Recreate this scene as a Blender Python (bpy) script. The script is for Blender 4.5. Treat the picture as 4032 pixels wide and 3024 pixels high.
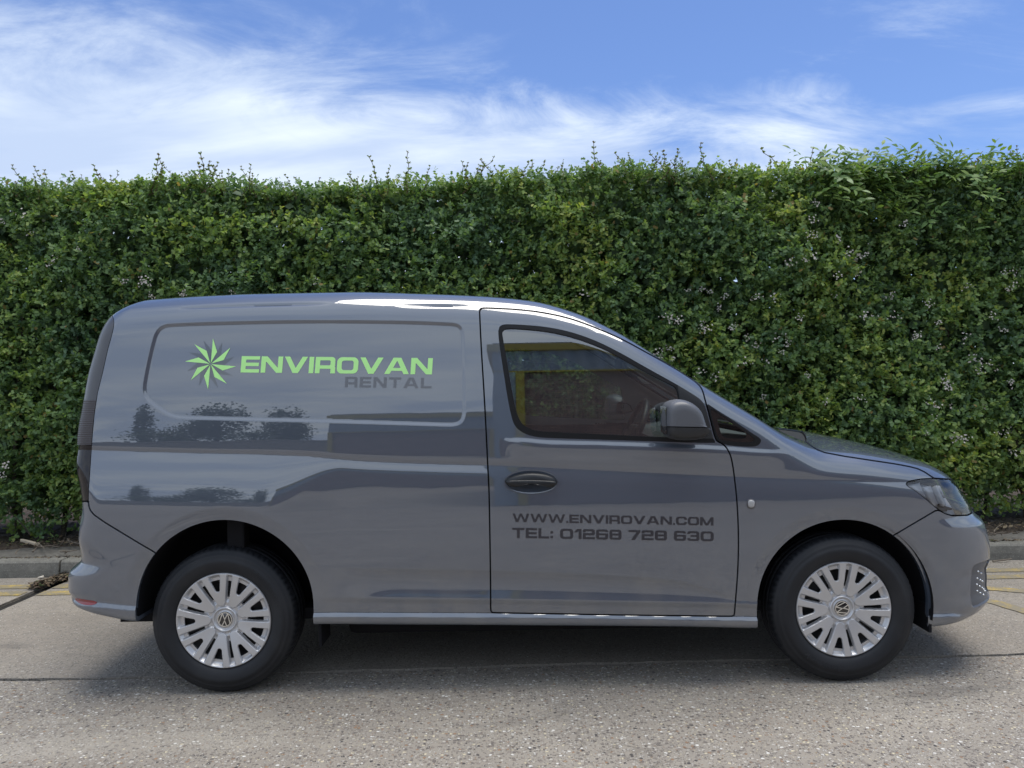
"""Grey panel van parked by a hawthorn hedge."""
import bpy, bmesh, math, random
import numpy as np
from mathutils import Vector, Matrix

for _o in list(bpy.data.objects): bpy.data.objects.remove(_o)
SC = bpy.context.scene
COL = SC.collection
R = math.radians

# ---------------------------------------------------------------- camera
_cd = bpy.data.cameras.new('camera'); _cam = bpy.data.objects.new('camera', _cd); COL.objects.link(_cam)
_cd.sensor_fit = 'HORIZONTAL'; _cd.sensor_width = 36.0; _cd.lens = 36.0 * 3030.0 / 4032.0
_cd.clip_start = 0.05; _cd.clip_end = 3000
_cp, _cr = 0.0026, 0.0180                                   # slight upward pitch, slight roll
_cu0 = Vector((0, -math.sin(_cp), math.cos(_cp))); _cx0 = Vector((1, 0, 0))
_cx = math.cos(_cr) * _cx0 - math.sin(_cr) * _cu0; _cu = math.sin(_cr) * _cx0 + math.cos(_cr) * _cu0
_cfw = Vector((0, math.cos(_cp), math.sin(_cp)))
_m = Matrix((_cx, _cu, -_cfw)).transposed().to_4x4(); _m.translation = Vector((0, -3.44, 1.36))
_cam.matrix_world = _m
SC.camera = _cam

# ---------------------------------------------------------------- sky, sun, exposure
SUN_EL, SUN_AZ = R(80), R(60)                              # azimuth clockwise from +Y (north)
_w = bpy.data.worlds.new('World'); SC.world = _w; _w.use_nodes = True
_nt = _w.node_tree; _N = _nt.nodes; _L = _nt.links; _N.clear()
def _n(t, **k):
    n = _N.new(t)
    for a, b in k.items(): setattr(n, a, b)
    return n
def _mth(op, a, b=None, c=None):
    n = _n('ShaderNodeMath', operation=op)
    for i, v in enumerate((a, b, c)):
        if v is None: continue
        if hasattr(v, 'is_linked') or hasattr(v, 'node'): _L.new(v, n.inputs[i])
        else: n.inputs[i].default_value = v
    return n.outputs[0]
_out = _n('ShaderNodeOutputWorld'); _bg = _n('ShaderNodeBackground')
_sky = _n('ShaderNodeTexSky', sky_type='NISHITA'); _sky.sun_disc = False
_sky.sun_elevation = SUN_EL; _sky.sun_rotation = SUN_AZ; _sky.altitude = 30; _sky.air_density = 1.0; _sky.dust_density = 0.6; _sky.ozone_density = 2.2
_tc = _n('ShaderNodeTexCoord'); _sep = _n('ShaderNodeSeparateXYZ'); _L.new(_tc.outputs['Generated'], _sep.inputs[0])
SX, SY, SZ = _sep.outputs
# cirrus sheet: directions laid on a flat layer overhead, so that wisps stretch towards the horizon
_den = _mth('ADD', _mth('MAXIMUM', SZ, 0.0), 0.16)
_cxy = _n('ShaderNodeCombineXYZ'); _L.new(_mth('DIVIDE', SX, _den), _cxy.inputs[0]); _L.new(_mth('DIVIDE', SY, _den), _cxy.inputs[1])
_mp = _n('ShaderNodeMapping'); _mp.inputs['Scale'].default_value = (0.55, 1.0, 1.0); _mp.inputs['Rotation'].default_value = (0, 0, R(14)); _mp.inputs['Location'].default_value = (SKY_OFF if 'SKY_OFF' in globals() else (3.1, 1.7, 0))
_L.new(_cxy.outputs[0], _mp.inputs[0])
def _noise(scale, detail, rough, dist, off=0.0, vec=None):
    n = _n('ShaderNodeTexNoise'); n.noise_dimensions = '3D'
    n.inputs['Scale'].default_value = scale; n.inputs['Detail'].default_value = detail
    n.inputs['Roughness'].default_value = rough; n.inputs['Distortion'].default_value = dist
    _L.new(vec or _mp.outputs[0], n.inputs['Vector'])
    return n.outputs[0]
_n1 = _noise(0.85, 9, 0.60, 0.7)
_n2 = _noise(2.6, 10, 0.66, 1.6)
# the bank of cloud low in the north-west thins towards the north-east, where a second plume stands
def _ramp(v, lo, hi):
    n = _n('ShaderNodeMapRange', interpolation_type='SMOOTHSTEP'); _L.new(v, n.inputs['Value'])
    n.inputs['From Min'].default_value = lo; n.inputs['From Max'].default_value = hi
    return n.outputs[0]
_az = _mth('ARCTAN2', SX, SY)
_el = _mth('ARCSINE', SZ)
_bankline = _mth('ADD', _mth('MULTIPLY', _az, -0.13), 0.352)                       # elevation where the bank ends
_bank = _ramp(_mth('SUBTRACT', _bankline, _el), -0.06, 0.075)
_bank = _mth('MULTIPLY', _bank, _ramp(_az, 0.36, 0.12))
def _blob(a0, e0, sa, se):
    d = _mth('SQRT', _mth('ADD', _mth('POWER', _mth('ABSOLUTE', _mth('DIVIDE', _mth('SUBTRACT', _az, a0), sa)), 2.0), _mth('POWER', _mth('ABSOLUTE', _mth('DIVIDE', _mth('SUBTRACT', _el, e0), se)), 2.0)))
    return _ramp(d, 1.0, 0.0)
_plume = _blob(0.345, 0.27, 0.16, 0.13)
_veil = _blob(0.62, 0.50, 0.34, 0.14)
_high = _blob(-0.22, 0.50, 0.20, 0.05)
_cov = _mth('ADD', _mth('ADD', _mth('MULTIPLY', _bank, 0.58), _mth('MULTIPLY', _plume, 0.60)), _mth('ADD', _mth('MULTIPLY', _veil, 0.26), _mth('MULTIPLY', _high, 0.26)))
_south = _ramp(SY, 0.35, -0.30)
_cov = _mth('ADD', _cov, _mth('MULTIPLY', _south, 0.80))
_cov = _mth('ADD', _cov, _mth('MULTIPLY', _ramp(_el, 0.37, 0.24), 0.34))            # thin cloud low down all round
_cov = _mth('ADD', _cov, 0.06)
_wisp = _mth('ADD', _mth('MULTIPLY', _n1, 0.52), _mth('MULTIPLY', _n2, 0.48))
_cl = _ramp(_mth('ADD', _cov, _mth('MULTIPLY', _mth('SUBTRACT', _wisp, 0.5), 2.75)), 0.08, 1.0)
_skyc = _n('ShaderNodeMix', data_type='RGBA', blend_type='MULTIPLY'); _skyc.inputs[0].default_value = 1.0
_L.new(_sky.outputs[0], _skyc.inputs[6]); _skyc.inputs[7].default_value = (0.46, 0.525, 0.68, 1)
_mix = _n('ShaderNodeMix', data_type='RGBA'); _L.new(_cl, _mix.inputs[0]); _L.new(_skyc.outputs[2], _mix.inputs[6])
# thick parts of the cloud greyer and bluer than the thin bright wisps
_cc = _n('ShaderNodeMix', data_type='RGBA'); _L.new(_ramp(_noise(1.6, 6, 0.55, 0.3), 0.38, 0.66), _cc.inputs[0])
_cc.inputs[6].default_value = (2.45, 3.0, 4.05, 1); _cc.inputs[7].default_value = (3.8, 4.25, 4.8, 1)
_L.new(_cc.outputs[2], _mix.inputs[7])
_L.new(_mix.outputs[2], _bg.inputs[0]); _bg.inputs[1].default_value = 0.10
_L.new(_bg.outputs[0], _out.inputs[0])

_sd = bpy.data.lights.new('sun', 'SUN'); _sd.energy = 1.35; _sd.angle = R(44); _sd.color = (1.0, 0.94, 0.84)
_so = bpy.data.objects.new('sun', _sd); COL.objects.link(_so)
_sdir = Vector((math.sin(SUN_AZ) * math.cos(SUN_EL), math.cos(SUN_AZ) * math.cos(SUN_EL), math.sin(SUN_EL)))
_so.rotation_euler = (-_sdir).to_track_quat('-Z', 'Y').to_euler(); _so.location = (0, 0, 12)

SC.render.engine = 'CYCLES'
SC.view_settings.view_transform = 'Standard'; SC.view_settings.look = 'None'
SC.view_settings.exposure = 1.27; SC.view_settings.gamma = 1.0; SC.view_settings.use_curve_mapping = False
DRAFT = False
FIT = {'TZ': [1.705, 1.742, 1.764, 1.778, 1.792, 1.8016, 1.8148, 1.8219, 1.8216, 1.8056, 1.7866, 1.7627, 1.7053, 1.61, 1.4824, 1.3515, 1.2274, 1.1216, 1.0617, 1.037, 0.9977, 0.9463, 0.905, 0.842, 0.742], 'RXT': [-1.95, -2.03, -2.085, -2.09, -2.0813, -2.0993, -2.0981, -2.0901, -2.0614, -2.0353, -2.0186, -2.0105, -1.9955, -2.0099, -2.0335, -2.0321, -2.0104, -1.988, -1.9571, -1.9412, -1.9208, -1.8508], 'FXT': [2.1, 2.22, 2.3229, 2.3596, 2.3446, 2.3455, 2.3417, 2.3601, 2.3628, 2.3576, 2.3437, 2.298, 2.2893, 2.2792, 2.2645, 2.2259, 2.1459, 1.9459]}
# ---------------------------------------------------------------- photo geometry
# photograph pixels (4032 x 3024) -> directions; a depth comes from the thing itself
CAM = np.array([0.0, -3.44, 1.36]); FPX = 3030.0; ROLL = 0.0180; PITCH = 0.0026
_f = np.array([0, math.cos(PITCH), math.sin(PITCH)]); _u0 = np.array([0, -math.sin(PITCH), math.cos(PITCH)])
_r0 = np.array([1.0, 0, 0])
CR = math.cos(ROLL) * _r0 - math.sin(ROLL) * _u0
CU = math.sin(ROLL) * _r0 + math.cos(ROLL) * _u0
CF = _f
def unp(u, v, Y):
    """pixel -> (x, z) on the upright plane y = Y"""
    u = np.asarray(u, float); v = np.asarray(v, float)
    d = CF + ((u - 2016) / FPX)[..., None] * CR + ((1512 - v) / FPX)[..., None] * CU
    t = (Y - CAM[1]) / d[..., 1]
    return CAM[0] + t * d[..., 0], CAM[2] + t * d[..., 2]
def ung(u, v, Z=0.0):
    """pixel -> (x, y) on the level plane z = Z"""
    u = np.asarray(u, float); v = np.asarray(v, float)
    d = CF + ((u - 2016) / FPX)[..., None] * CR + ((1512 - v) / FPX)[..., None] * CU
    t = (Z - CAM[2]) / d[..., 2]
    return CAM[0] + t * d[..., 0], CAM[1] + t * d[..., 1]
def proj(P):
    d = np.asarray(P) - CAM
    w = d @ CF
    return 2016 + FPX * (d @ CR) / w, 1512 - FPX * (d @ CU) / w

def sstep(a, b, x):
    t = np.clip((x - a) / (b - a), 0, 1)
    return t * t * (3 - 2 * t)
def smax(a, b, k):
    h = np.maximum(k - np.abs(a - b), 0) / k
    return np.maximum(a, b) + h * h * k * 0.25
class Pchip:
    def __init__(s, x, y):
        x = np.asarray(x, float); y = np.asarray(y, float)
        o = np.argsort(x); x = x[o]; y = y[o]
        keep = np.concatenate([[True], np.diff(x) > 1e-6]); x = x[keep]; y = y[keep]
        h = np.diff(x); d = np.diff(y) / h; m = np.zeros_like(x)
        if len(x) > 2:
            w1 = 2 * h[1:] + h[:-1]; w2 = h[1:] + 2 * h[:-1]
            ok = d[1:] * d[:-1] > 0
            with np.errstate(divide='ignore', invalid='ignore'):
                mm = (w1 + w2) / (w1 / d[:-1] + w2 / d[1:])
            m[1:-1] = np.where(ok, mm, 0)
        m[0] = d[0]; m[-1] = d[-1]
        s.x, s.y, s.m, s.h = x, y, m, h
    def __call__(s, q):
        q = np.asarray(q, float)
        i = np.clip(np.searchsorted(s.x, q) - 1, 0, len(s.h) - 1)
        h = s.h[i]; t = (q - s.x[i]) / h
        lo = q < s.x[0]; hi = q > s.x[-1]
        t = np.clip(t, 0, 1)
        r = ((1 + 2 * t) * (1 - t) ** 2 * s.y[i] + t * (1 - t) ** 2 * h * s.m[i]
             + t * t * (3 - 2 * t) * s.y[i + 1] + t * t * (t - 1) * h * s.m[i + 1])
        r = np.where(lo, s.y[0] + (q - s.x[0]) * s.m[0], r)
        return np.where(hi, s.y[-1] + (q - s.x[-1]) * s.m[-1], r)

# ---------------------------------------------------------------- van body surface
YC = 0.905                                    # the van's centre plane
def line(pts, Y):
    p = np.array(pts, float); x, z = unp(p[:, 0], p[:, 1], Y); return Pchip(x, z)
CREASE = line([(330, 1774), (700, 1783), (1145, 1794), (1448, 1816), (1700, 1826), (1916, 1832), (2300, 1850), (2880, 1877), (3200, 1889), (3569, 1903), (3800, 1912)], -0.01)
SW1 = line([(1180, 2232), (1374, 2236), (1931, 2246), (2248, 2258), (2497, 2271), (2646, 2284), (2745, 2306), (2820, 2331), (2900, 2366), (3000, 2377)], -0.015)
SW2 = line([(1180, 2349), (1294, 2350), (1931, 2357), (2397, 2365), (2920, 2375), (3000, 2377)], -0.015)
SILLT = line([(1100, 2409), (1235, 2410), (1931, 2413.5), (2979, 2430), (3100, 2433)], -0.01)
LEDF = line([(3600, 2431), (3671, 2430), (3765, 2430), (3820, 2436)], -0.01)
LEDR = line([(250, 2362), (300, 2370), (385, 2372), (470, 2379), (540, 2386)], -0.01)
WBL = line([(1900, 1716), (2064, 1722), (2139, 1729), (2348, 1735), (2546, 1741), (2695, 1747), (2847, 1754), (2960, 1763), (3100, 1770)], 0.0)
# wheels
RX, _rz = [float(a) for a in unp(880.5, 2449, 0.0)]
FX, _fz = [float(a) for a in unp(3321, 2412, 0.0)]; RX -= 0.010; FX += 0.012
ARX, ARZ = [float(a) for a in unp(886, 2394, -0.02)]; ARR = 0.393
AFX, AFZ = [float(a) for a in unp(3331, 2396, -0.02)]; AFR = 0.391
# side section: slope dy/dz against height, integrated
_zz = np.linspace(0.1, 2.0, 381)
_sl = Pchip([0.1, 0.3, 0.5, 0.66, 0.80, 0.92, 1.02, 1.12, 1.2, 1.3, 1.5, 1.7, 2.0],
            [-0.16, -0.10, -0.03, 0.0, 0.03, 0.045, 0.04, 0.038, 0.058, 0.083, 0.13, 0.185, 0.26])(_zz)
_yy = np.concatenate([[0], np.cumsum((_sl[1:] + _sl[:-1]) / 2 * np.diff(_zz))])
_yy = _yy - np.interp(0.66, _zz, _yy) - 0.020
SECT = Pchip(_zz, _yy)
def bow(x):
    return 0.010 * (x / 1.5) ** 2 + 0.035 * np.maximum(x - 1.3, 0) ** 2 * 2.0 + 0.02 * np.maximum(-x - 1.5, 0) ** 2
def side_y(x, z):
    y = SECT(z) + bow(x)
    d = z - CREASE(x)
    hz = sstep(-0.75, -1.15, x)                              # haunch over the rear wheel
    du = 0.020 + 0.022 * sstep(-1.4, 0.2, x)
    u = 0.0025 + 0.0025 * sstep(-1.4, 0.0, x)
    t = np.clip(d / du, 0, 1); y = y + u * np.where(d < 0, 1.0, (1 - t) ** 2)
    do = 0.062 + 0.20 * hz; o = 0.0055 + 0.024 * hz
    t = np.clip(-d / do, 0, 1); y = y - o * (1 - (1 - t) ** 2)
    # concave swage along the doors
    s1 = SW1(x); s2 = SW2(x)
    H = np.maximum(s1 - s2, 1e-4); t = np.clip((s1 - z) / H, 0, 1)
    amp = 0.0085 * sstep(-0.92, -0.50, x) * np.clip(H / 0.12, 0, 1) * (x < 1.3)
    y = y + amp * 4 * t * (1 - t)
    y = y - 0.0045 * sstep(-1.0, -0.5, x) * sstep(1.25, 1.0, x) * (sstep(0.0, 1.0, t) - sstep(0.0, 0.03, s2 - z))
    # sill ledge
    sl = sstep(-1.02, -0.9, x) * sstep(1.2, 1.1, x)
    y = y - 0.014 * sstep(0.0, 0.016, SILLT(x) - z) * sl
    # ledges low on the bumpers
    y = y - 0.009 * sstep(0.0, 0.012, LEDF(x) - z) * sstep(1.84, 1.87, x) * sstep(2.10, 2.0, x)
    y = y - 0.009 * sstep(0.0, 0.012, LEDR(x) - z) * sstep(-1.66, -1.70, x)
    # shoulder under the cab window
    wb = sstep(-0.06, 0.04, x) * sstep(1.28, 1.10, x)
    y = y - 0.0075 * wb * (sstep(0.0, 0.022, WBL(x) - z) - sstep(0.0, 0.10, WBL(x) - 0.022 - z))
    # flat lips round the wheel arches
    for cx, cz, r0 in ((ARX, ARZ, ARR), (AFX, AFZ, AFR)):
        r = np.where(z > cz, np.hypot(x - cx, z - cz), np.abs(x - cx))
        y = y + 0.17 * np.clip(r0 + 0.056 - r, 0, 0.056) * sstep(0.36, 0.52, z)
    return y

# traced outline of the van (photo pixels)
SIL_ROOF = [(441, 1240), (459, 1219), (481, 1203), (513, 1193.5), (558, 1185.5), (623, 1178), (722, 1170.6), (846, 1163.7), (996, 1157), (1250, 1151), (1449, 1151.7), (1598, 1154.7), (1797, 1161), (1946, 1169.6), (2045, 1179.6), (2145, 1194.5), (2219, 1212), (2300, 1245), (2397, 1289), (2452, 1316), (2546, 1375), (2646, 1437), (2745, 1500), (2845, 1560), (2930, 1611), (3000, 1653), (3044, 1680)]
SIL_BON = [(3174, 1698), (3228, 1705), (3303, 1723), (3377, 1740), (3452, 1760), (3527, 1781), (3601, 1807), (3666, 1830), (3716, 1851), (3750, 1874), (3770, 1889)]
SIL_FRONT = [(3785, 1907), (3805, 1941), (3820, 1966), (3830, 1996), (3840, 2011), (3865, 2036), (3882, 2058), (3890, 2091), (3897, 2125), (3900, 2159), (3900, 2193), (3892, 2223), (3887, 2263), (3887, 2303), (3895, 2338), (3899, 2358), (3890, 2377), (3865, 2405), (3840, 2427), (3810, 2447), (3775, 2464)]
SIL_REAR = [(441, 1240), (426, 1249), (409, 1271), (399, 1299), (384, 1339), (369, 1398), (349, 1468), (329, 1567), (317, 1657), (307, 1721), (302, 1751), (301, 1796), (299.5, 1836), (307, 1876), (317, 1935), (323, 1973), (322, 2009), (314, 2049), (312, 2124), (317, 2173), (318, 2203), (289, 2228), (274, 2248), (268, 2268), (269.6, 2313), (277, 2348), (289, 2368), (299, 2382), (314, 2397), (344, 2410)]
# tables (fitted to the traced outline): edge heights, crown, ends
def _tab(name, default): return np.array(FIT[name]) if name in FIT else np.array(default, float)
TX = np.array([-2.25, -2.15, -2.08, -2.0, -1.9, -1.75, -1.5, -1.2, -0.8, -0.4, -0.1, 0.1, 0.3, 0.5, 0.7, 0.9, 1.1, 1.27, 1.42, 1.6, 1.8, 2.0, 2.15, 2.3, 2.45])
TZ = _tab('TZ', [1.66, 1.74, 1.77, 1.79, 1.80, 1.81, 1.825, 1.835, 1.84, 1.835, 1.83, 1.81, 1.77, 1.69, 1.57, 1.44, 1.30, 1.18, 1.11, 1.06, 1.01, .955, .90, .83, .72])
RZ = np.array([0.12, 0.25, 0.37, 0.40, 0.43, 0.47, 0.52, 0.55, 0.575, 0.60, 0.66, 0.75, 0.85, 0.95, 1.05, 1.15, 1.3, 1.45, 1.58, 1.66, 1.72, 1.80])
RXT = _tab('RXT', [-1.95, -2.05, -2.13, -2.15, -2.165, -2.18, -2.18, -2.17, -2.13, -2.12, -2.13, -2.13, -2.13, -2.13, -2.14, -2.13, -2.1, -2.07, -2.03, -2.0, -1.97, -1.9])
FZ = np.array([0.10, 0.22, 0.27, 0.32, 0.37, 0.41, 0.45, 0.50, 0.56, 0.62, 0.68, 0.73, 0.77, 0.81, 0.85, 0.89, 0.95, 1.05])
FXT = _tab('FXT', [2.0, 2.1, 2.18, 2.25, 2.29, 2.30, 2.29, 2.285, 2.29, 2.30, 2.31, 2.30, 2.28, 2.25, 2.22, 2.18, 2.1, 1.9])
def set_tables():
    global TOPC, REARC, FRONTC
    TOPC = Pchip(TX, TZ); REARC = Pchip(RZ, RXT); FRONTC = Pchip(FZ, FXT)
set_tables()
BOT = line([(250, 2392), (300, 2402), (400, 2422), (543, 2446), (1240, 2459), (1931, 2464), (2646, 2471), (2972, 2478.5), (3300, 2482), (3666, 2485), (3900, 2485)], -0.01)
CROWN = Pchip([-2.3, -1.5, 0.2, 0.6, 1.0, 1.35, 1.7, 2.2, 2.4], [0.035, 0.035, 0.04, 0.05, 0.05, 0.05, 0.045, 0.04, 0.02])
def F(x, y, z):
    ys = side_y(x, z)
    fs = ys - y
    q = np.clip((YC - y) / (YC - 0.22), 0, 1.4)
    zt = TOPC(x) + CROWN(x) * (1 - q * q)
    slope = (TOPC(x + 0.02) - TOPC(x - 0.02)) / 0.04
    ft = (z - zt) / np.sqrt(1 + slope * slope)
    kt = Pchip([-2.3, -1.6, 0.0, 0.6, 1.1, 1.4, 2.0, 2.3], [0.16, 0.17, 0.15, 0.09, 0.08, 0.12, 0.15, 0.18])(x)
    f = smax(fs, ft, kt)
    ff = x - (FRONTC(z) - 0.17 * (y - YC) ** 2)
    f = smax(f, ff, 0.10 + 0.20 * sstep(1.0, 0.8, z) )
    fr = (REARC(z) + 0.05 * (y - YC) ** 2) - x
    f = smax(f, fr, 0.11 + 0.10 * sstep(0.72, 0.58, z))
    return smax(f, BOT(x) - z, 0.025)

def body_grid(nx_side, n_end, nz, n_top):
    """rays from a spine inside the van to a rounded box outside it; rings low to high"""
    xa, xb = -1.55, 1.62
    # plan path of targets: rear centre -> rear corner -> side -> front corner -> front centre
    path = []
    for i in range(n_end): # rear: fan
        a = math.pi / 2 * i / n_end
        path.append((xa, xa - 1.5 * math.cos(a), YC - 1.5 * math.sin(a)))
    for i in range(nx_side + 1):
        x = xa + (xb - xa) * i / nx_side
        path.append((x, x, YC - 1.5))
    for i in range(1, n_end + 1):
        a = math.pi / 2 * i / n_end
        path.append((xb, xb + 1.5 * math.sin(a), YC - 1.5 * math.cos(a)))
    path = np.array(path)
    zo = 0.72
    ring = []                               # (dz, horizontal factor)
    zs = np.linspace(-0.80, 1.55, nz)       # on the target wall
    for dz in zs: ring.append((dz, 1.0))
    for j in range(1, n_top + 1):
        ring.append((1.55, 1.0 - 0.999 * j / n_top))
    ring = np.array(ring)
    O = np.zeros((len(ring), len(path), 3)); T = np.zeros_like(O)
    O[..., 0] = path[None, :, 0]; O[..., 1] = YC; O[..., 2] = zo
    T[..., 0] = path[None, :, 0] + (path[None, :, 1] - path[None, :, 0]) * ring[:, None, 1]
    T[..., 1] = YC + (path[None, :, 2] - YC) * ring[:, None, 1]
    T[..., 2] = zo + ring[:, None, 0]
    T[..., 1] = np.minimum(T[..., 1], YC)
    lo = np.zeros(O.shape[:2]); hi = np.ones(O.shape[:2])
    D = T - O
    for it in range(22):
        m = (lo + hi) / 2
        p = O + D * m[..., None]
        ins = F(p[..., 0], p[..., 1], p[..., 2]) < 0
        lo = np.where(ins, m, lo); hi = np.where(ins, hi, m)
    return O + D * ((lo + hi) / 2)[..., None]
# ---------------------------------------------------------------- helpers: objects
def tag(o, label=None, cat=None, group=None, kind=None):
    for k, v in (('label', label), ('category', cat), ('group', group), ('kind', kind)):
        if v: o[k] = v
    return o
def link(name, me, mat=None, parent=None):
    o = bpy.data.objects.new(name, me); COL.objects.link(o)
    if mat is not None and me is not None and not me.materials: me.materials.append(mat)
    if parent is not None: o.parent = parent
    return o
def empty(name, loc=(0, 0, 0)):
    o = bpy.data.objects.new(name, None); COL.objects.link(o); o.location = loc; o.empty_display_size = 0.2
    return o
def mesh_np(name, V, T, normals=None, smooth=True):
    V = np.ascontiguousarray(V, np.float32); T = np.ascontiguousarray(T, np.int32)
    me = bpy.data.meshes.new(name)
    n = T.shape[1]
    me.vertices.add(len(V)); me.vertices.foreach_set('co', V.ravel())
    me.loops.add(T.size); me.loops.foreach_set('vertex_index', T.ravel())
    me.polygons.add(len(T))
    me.polygons.foreach_set('loop_start', np.arange(0, T.size, n, dtype=np.int32))
    me.update(calc_edges=True); me.validate()
    if smooth: me.polygons.foreach_set('use_smooth', np.ones(len(me.polygons), bool))
    if normals is not None and len(me.vertices) == len(normals):
        me.normals_split_custom_set_from_vertices([tuple(a) for a in normals.tolist()])
    return me
def bm_obj(name, bm, mat, parent=None, smooth=False, bevel=0.0, seg=2):
    me = bpy.data.meshes.new(name); 
    bmesh.ops.recalc_face_normals(bm, faces=bm.faces[:])
    bm.to_mesh(me); bm.free()
    if smooth: me.polygons.foreach_set('use_smooth', np.ones(len(me.polygons), bool))
    o = link(name, me, mat, parent)
    if bevel:
        md = o.modifiers.new('bevel', 'BEVEL'); md.width = bevel; md.segments = seg; md.limit_method = 'ANGLE'; md.angle_limit = R(35)
        if smooth: md.harden_normals = False
    return o
def box_bm(bm, x0, x1, y0, y1, z0, z1):
    v = [bm.verts.new(p) for p in ((x0, y0, z0), (x1, y0, z0), (x1, y1, z0), (x0, y1, z0), (x0, y0, z1), (x1, y0, z1), (x1, y1, z1), (x0, y1, z1))]
    for f in ((0, 3, 2, 1), (4, 5, 6, 7), (0, 1, 5, 4), (1, 2, 6, 5), (2, 3, 7, 6), (3, 0, 4, 7)): bm.faces.new([v[i] for i in f])
    return v
def tube_arrays(path, radii, n=6):
    """tube round a polyline -> verts, quads"""
    path = np.asarray(path, float); radii = np.broadcast_to(np.asarray(radii, float), (len(path),))
    t = np.gradient(path, axis=0); t /= np.linalg.norm(t, axis=1)[:, None] + 1e-12
    a = np.where(np.abs(t[:, 2:3]) < 0.9, np.array([[0, 0, 1.0]]), np.array([[1.0, 0, 0]]))
    u = np.cross(t, a); u /= np.linalg.norm(u, axis=1)[:, None]; w = np.cross(t, u)
    ang = np.arange(n) * 2 * math.pi / n
    V = path[:, None] + radii[:, None, None] * (u[:, None] * np.cos(ang)[None, :, None] + w[:, None] * np.sin(ang)[None, :, None])
    k = len(path); i = np.arange(k - 1)[:, None] * n; j = np.arange(n)[None]; j2 = (j + 1) % n
    Q = np.stack([i + j, i + j2, i + n + j2, i + n + j], -1).reshape(-1, 4)
    return V.reshape(-1, 3), Q
def lathe_np(prof, n, axis_y=True, mod=None):
    """profile [(radius, y)] turned about the y axis -> V, quads"""
    prof = np.asarray(prof, float); a = np.arange(n) * 2 * math.pi / n
    r = np.repeat(prof[:, :1], n, 1); y = np.repeat(prof[:, 1:2], n, 1)
    if mod is not None: r, y = mod(r, y, a)
    V = np.stack([r * np.cos(a)[None], y, r * np.sin(a)[None]], -1).reshape(-1, 3)
    k = len(prof); i = np.arange(k - 1)[:, None] * n; j = np.arange(n)[None]; j2 = (j + 1) % n
    Q = np.stack([i + j, i + n + j, i + n + j2, i + j2], -1).reshape(-1, 4)
    return V, Q

# ---------------------------------------------------------------- helpers: cutting a surface along lines
def chaikin(p, n=2, closed=True):
    p = np.asarray(p, float)
    for _ in range(n):
        q = np.roll(p, -1, 0)
        a = 0.75 * p + 0.25 * q; b = 0.25 * p + 0.75 * q
        if closed: p = np.stack([a, b], 1).reshape(-1, 2)
        else: p = np.concatenate([p[:1], np.stack([a, b], 1)[:-1].reshape(-1, 2), p[-1:]])
    return p
def poly_sdf(poly, u, v, pad=40.0):
    """signed distance to a closed polygon (negative inside); far points get +pad"""
    u = np.asarray(u, float); v = np.asarray(v, float)
    out = np.full(u.shape, pad)
    m = (u > poly[:, 0].min() - pad) & (u < poly[:, 0].max() + pad) & (v > poly[:, 1].min() - pad) & (v < poly[:, 1].max() + pad)
    if not m.any(): return out
    x = u[m]; y = v[m]; d = np.full(x.shape, 1e9); ins = np.zeros(x.shape, bool)
    q = np.roll(poly, -1, 0)
    for (ax, ay), (bx, by) in zip(poly, q):
        ex, ey = bx - ax, by - ay; L = ex * ex + ey * ey + 1e-12
        t = np.clip(((x - ax) * ex + (y - ay) * ey) / L, 0, 1)
        dd = (x - ax - t * ex) ** 2 + (y - ay - t * ey) ** 2
        d = np.minimum(d, dd)
        if ay != by:
            c = ((ay > y) != (by > y)) & (x < (bx - ax) * (y - ay) / (by - ay) + ax)
            ins ^= c
    d = np.sqrt(d); out[m] = np.where(ins, -d, d)
    return out
def cut(V, T, s, *attrs):
    """split triangles along s = 0; returns V, T, s, attrs..."""
    s = np.where(np.abs(s) < 1e-7, 1e-7, s)
    sg = s > 0
    ts = sg[T]; k = ts.sum(1); cross = (k == 1) | (k == 2)
    if not cross.any(): return (V, T, s) + attrs
    Tc = T[cross]; tc = ts[cross]; kc = k[cross]
    odd = np.where(kc == 1, np.argmax(tc, 1), np.argmin(tc, 1))       # the corner alone on its side
    r = np.arange(len(Tc))
    a = Tc[r, odd]; b = Tc[r, (odd + 1) % 3]; c = Tc[r, (odd + 2) % 3]
    def key(p, q): return np.minimum(p, q).astype(np.int64) * len(V) + np.maximum(p, q)
    kk = np.concatenate([key(a, b), key(a, c)])
    uq, inv = np.unique(kk, return_inverse=True)
    p = uq // len(V); q = uq % len(V)
    t = (s[p] / (s[p] - s[q]))
    def lerp(A):
        tt = t.reshape((-1,) + (1,) * (A.ndim - 1))
        return np.concatenate([A, A[p] + (A[q] - A[p]) * tt])
    n0 = len(V); ab = n0 + inv[:len(a)]; ac = n0 + inv[len(a):]
    newT = np.concatenate([T[~cross], np.stack([a, ab, ac], 1), np.stack([ab, b, c], 1), np.stack([ab, c, ac], 1)])
    s2 = np.concatenate([s, np.zeros(len(uq))])
    return (lerp(V), newT, s2) + tuple(lerp(A) for A in attrs)
def vnormals(V, T):
    a, b, c = V[T[:, 0]], V[T[:, 1]], V[T[:, 2]]
    n = np.cross(b - a, c - a)
    N = np.zeros_like(V)
    for i in range(3): np.add.at(N, T[:, i], n)
    return N / (np.linalg.norm(N, axis=1)[:, None] + 1e-15)
def compact(V, T, *attrs):
    used = np.unique(T); m = np.full(len(V), -1, np.int64); m[used] = np.arange(len(used))
    return (V[used], m[T]) + tuple(A[used] for A in attrs)
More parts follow.
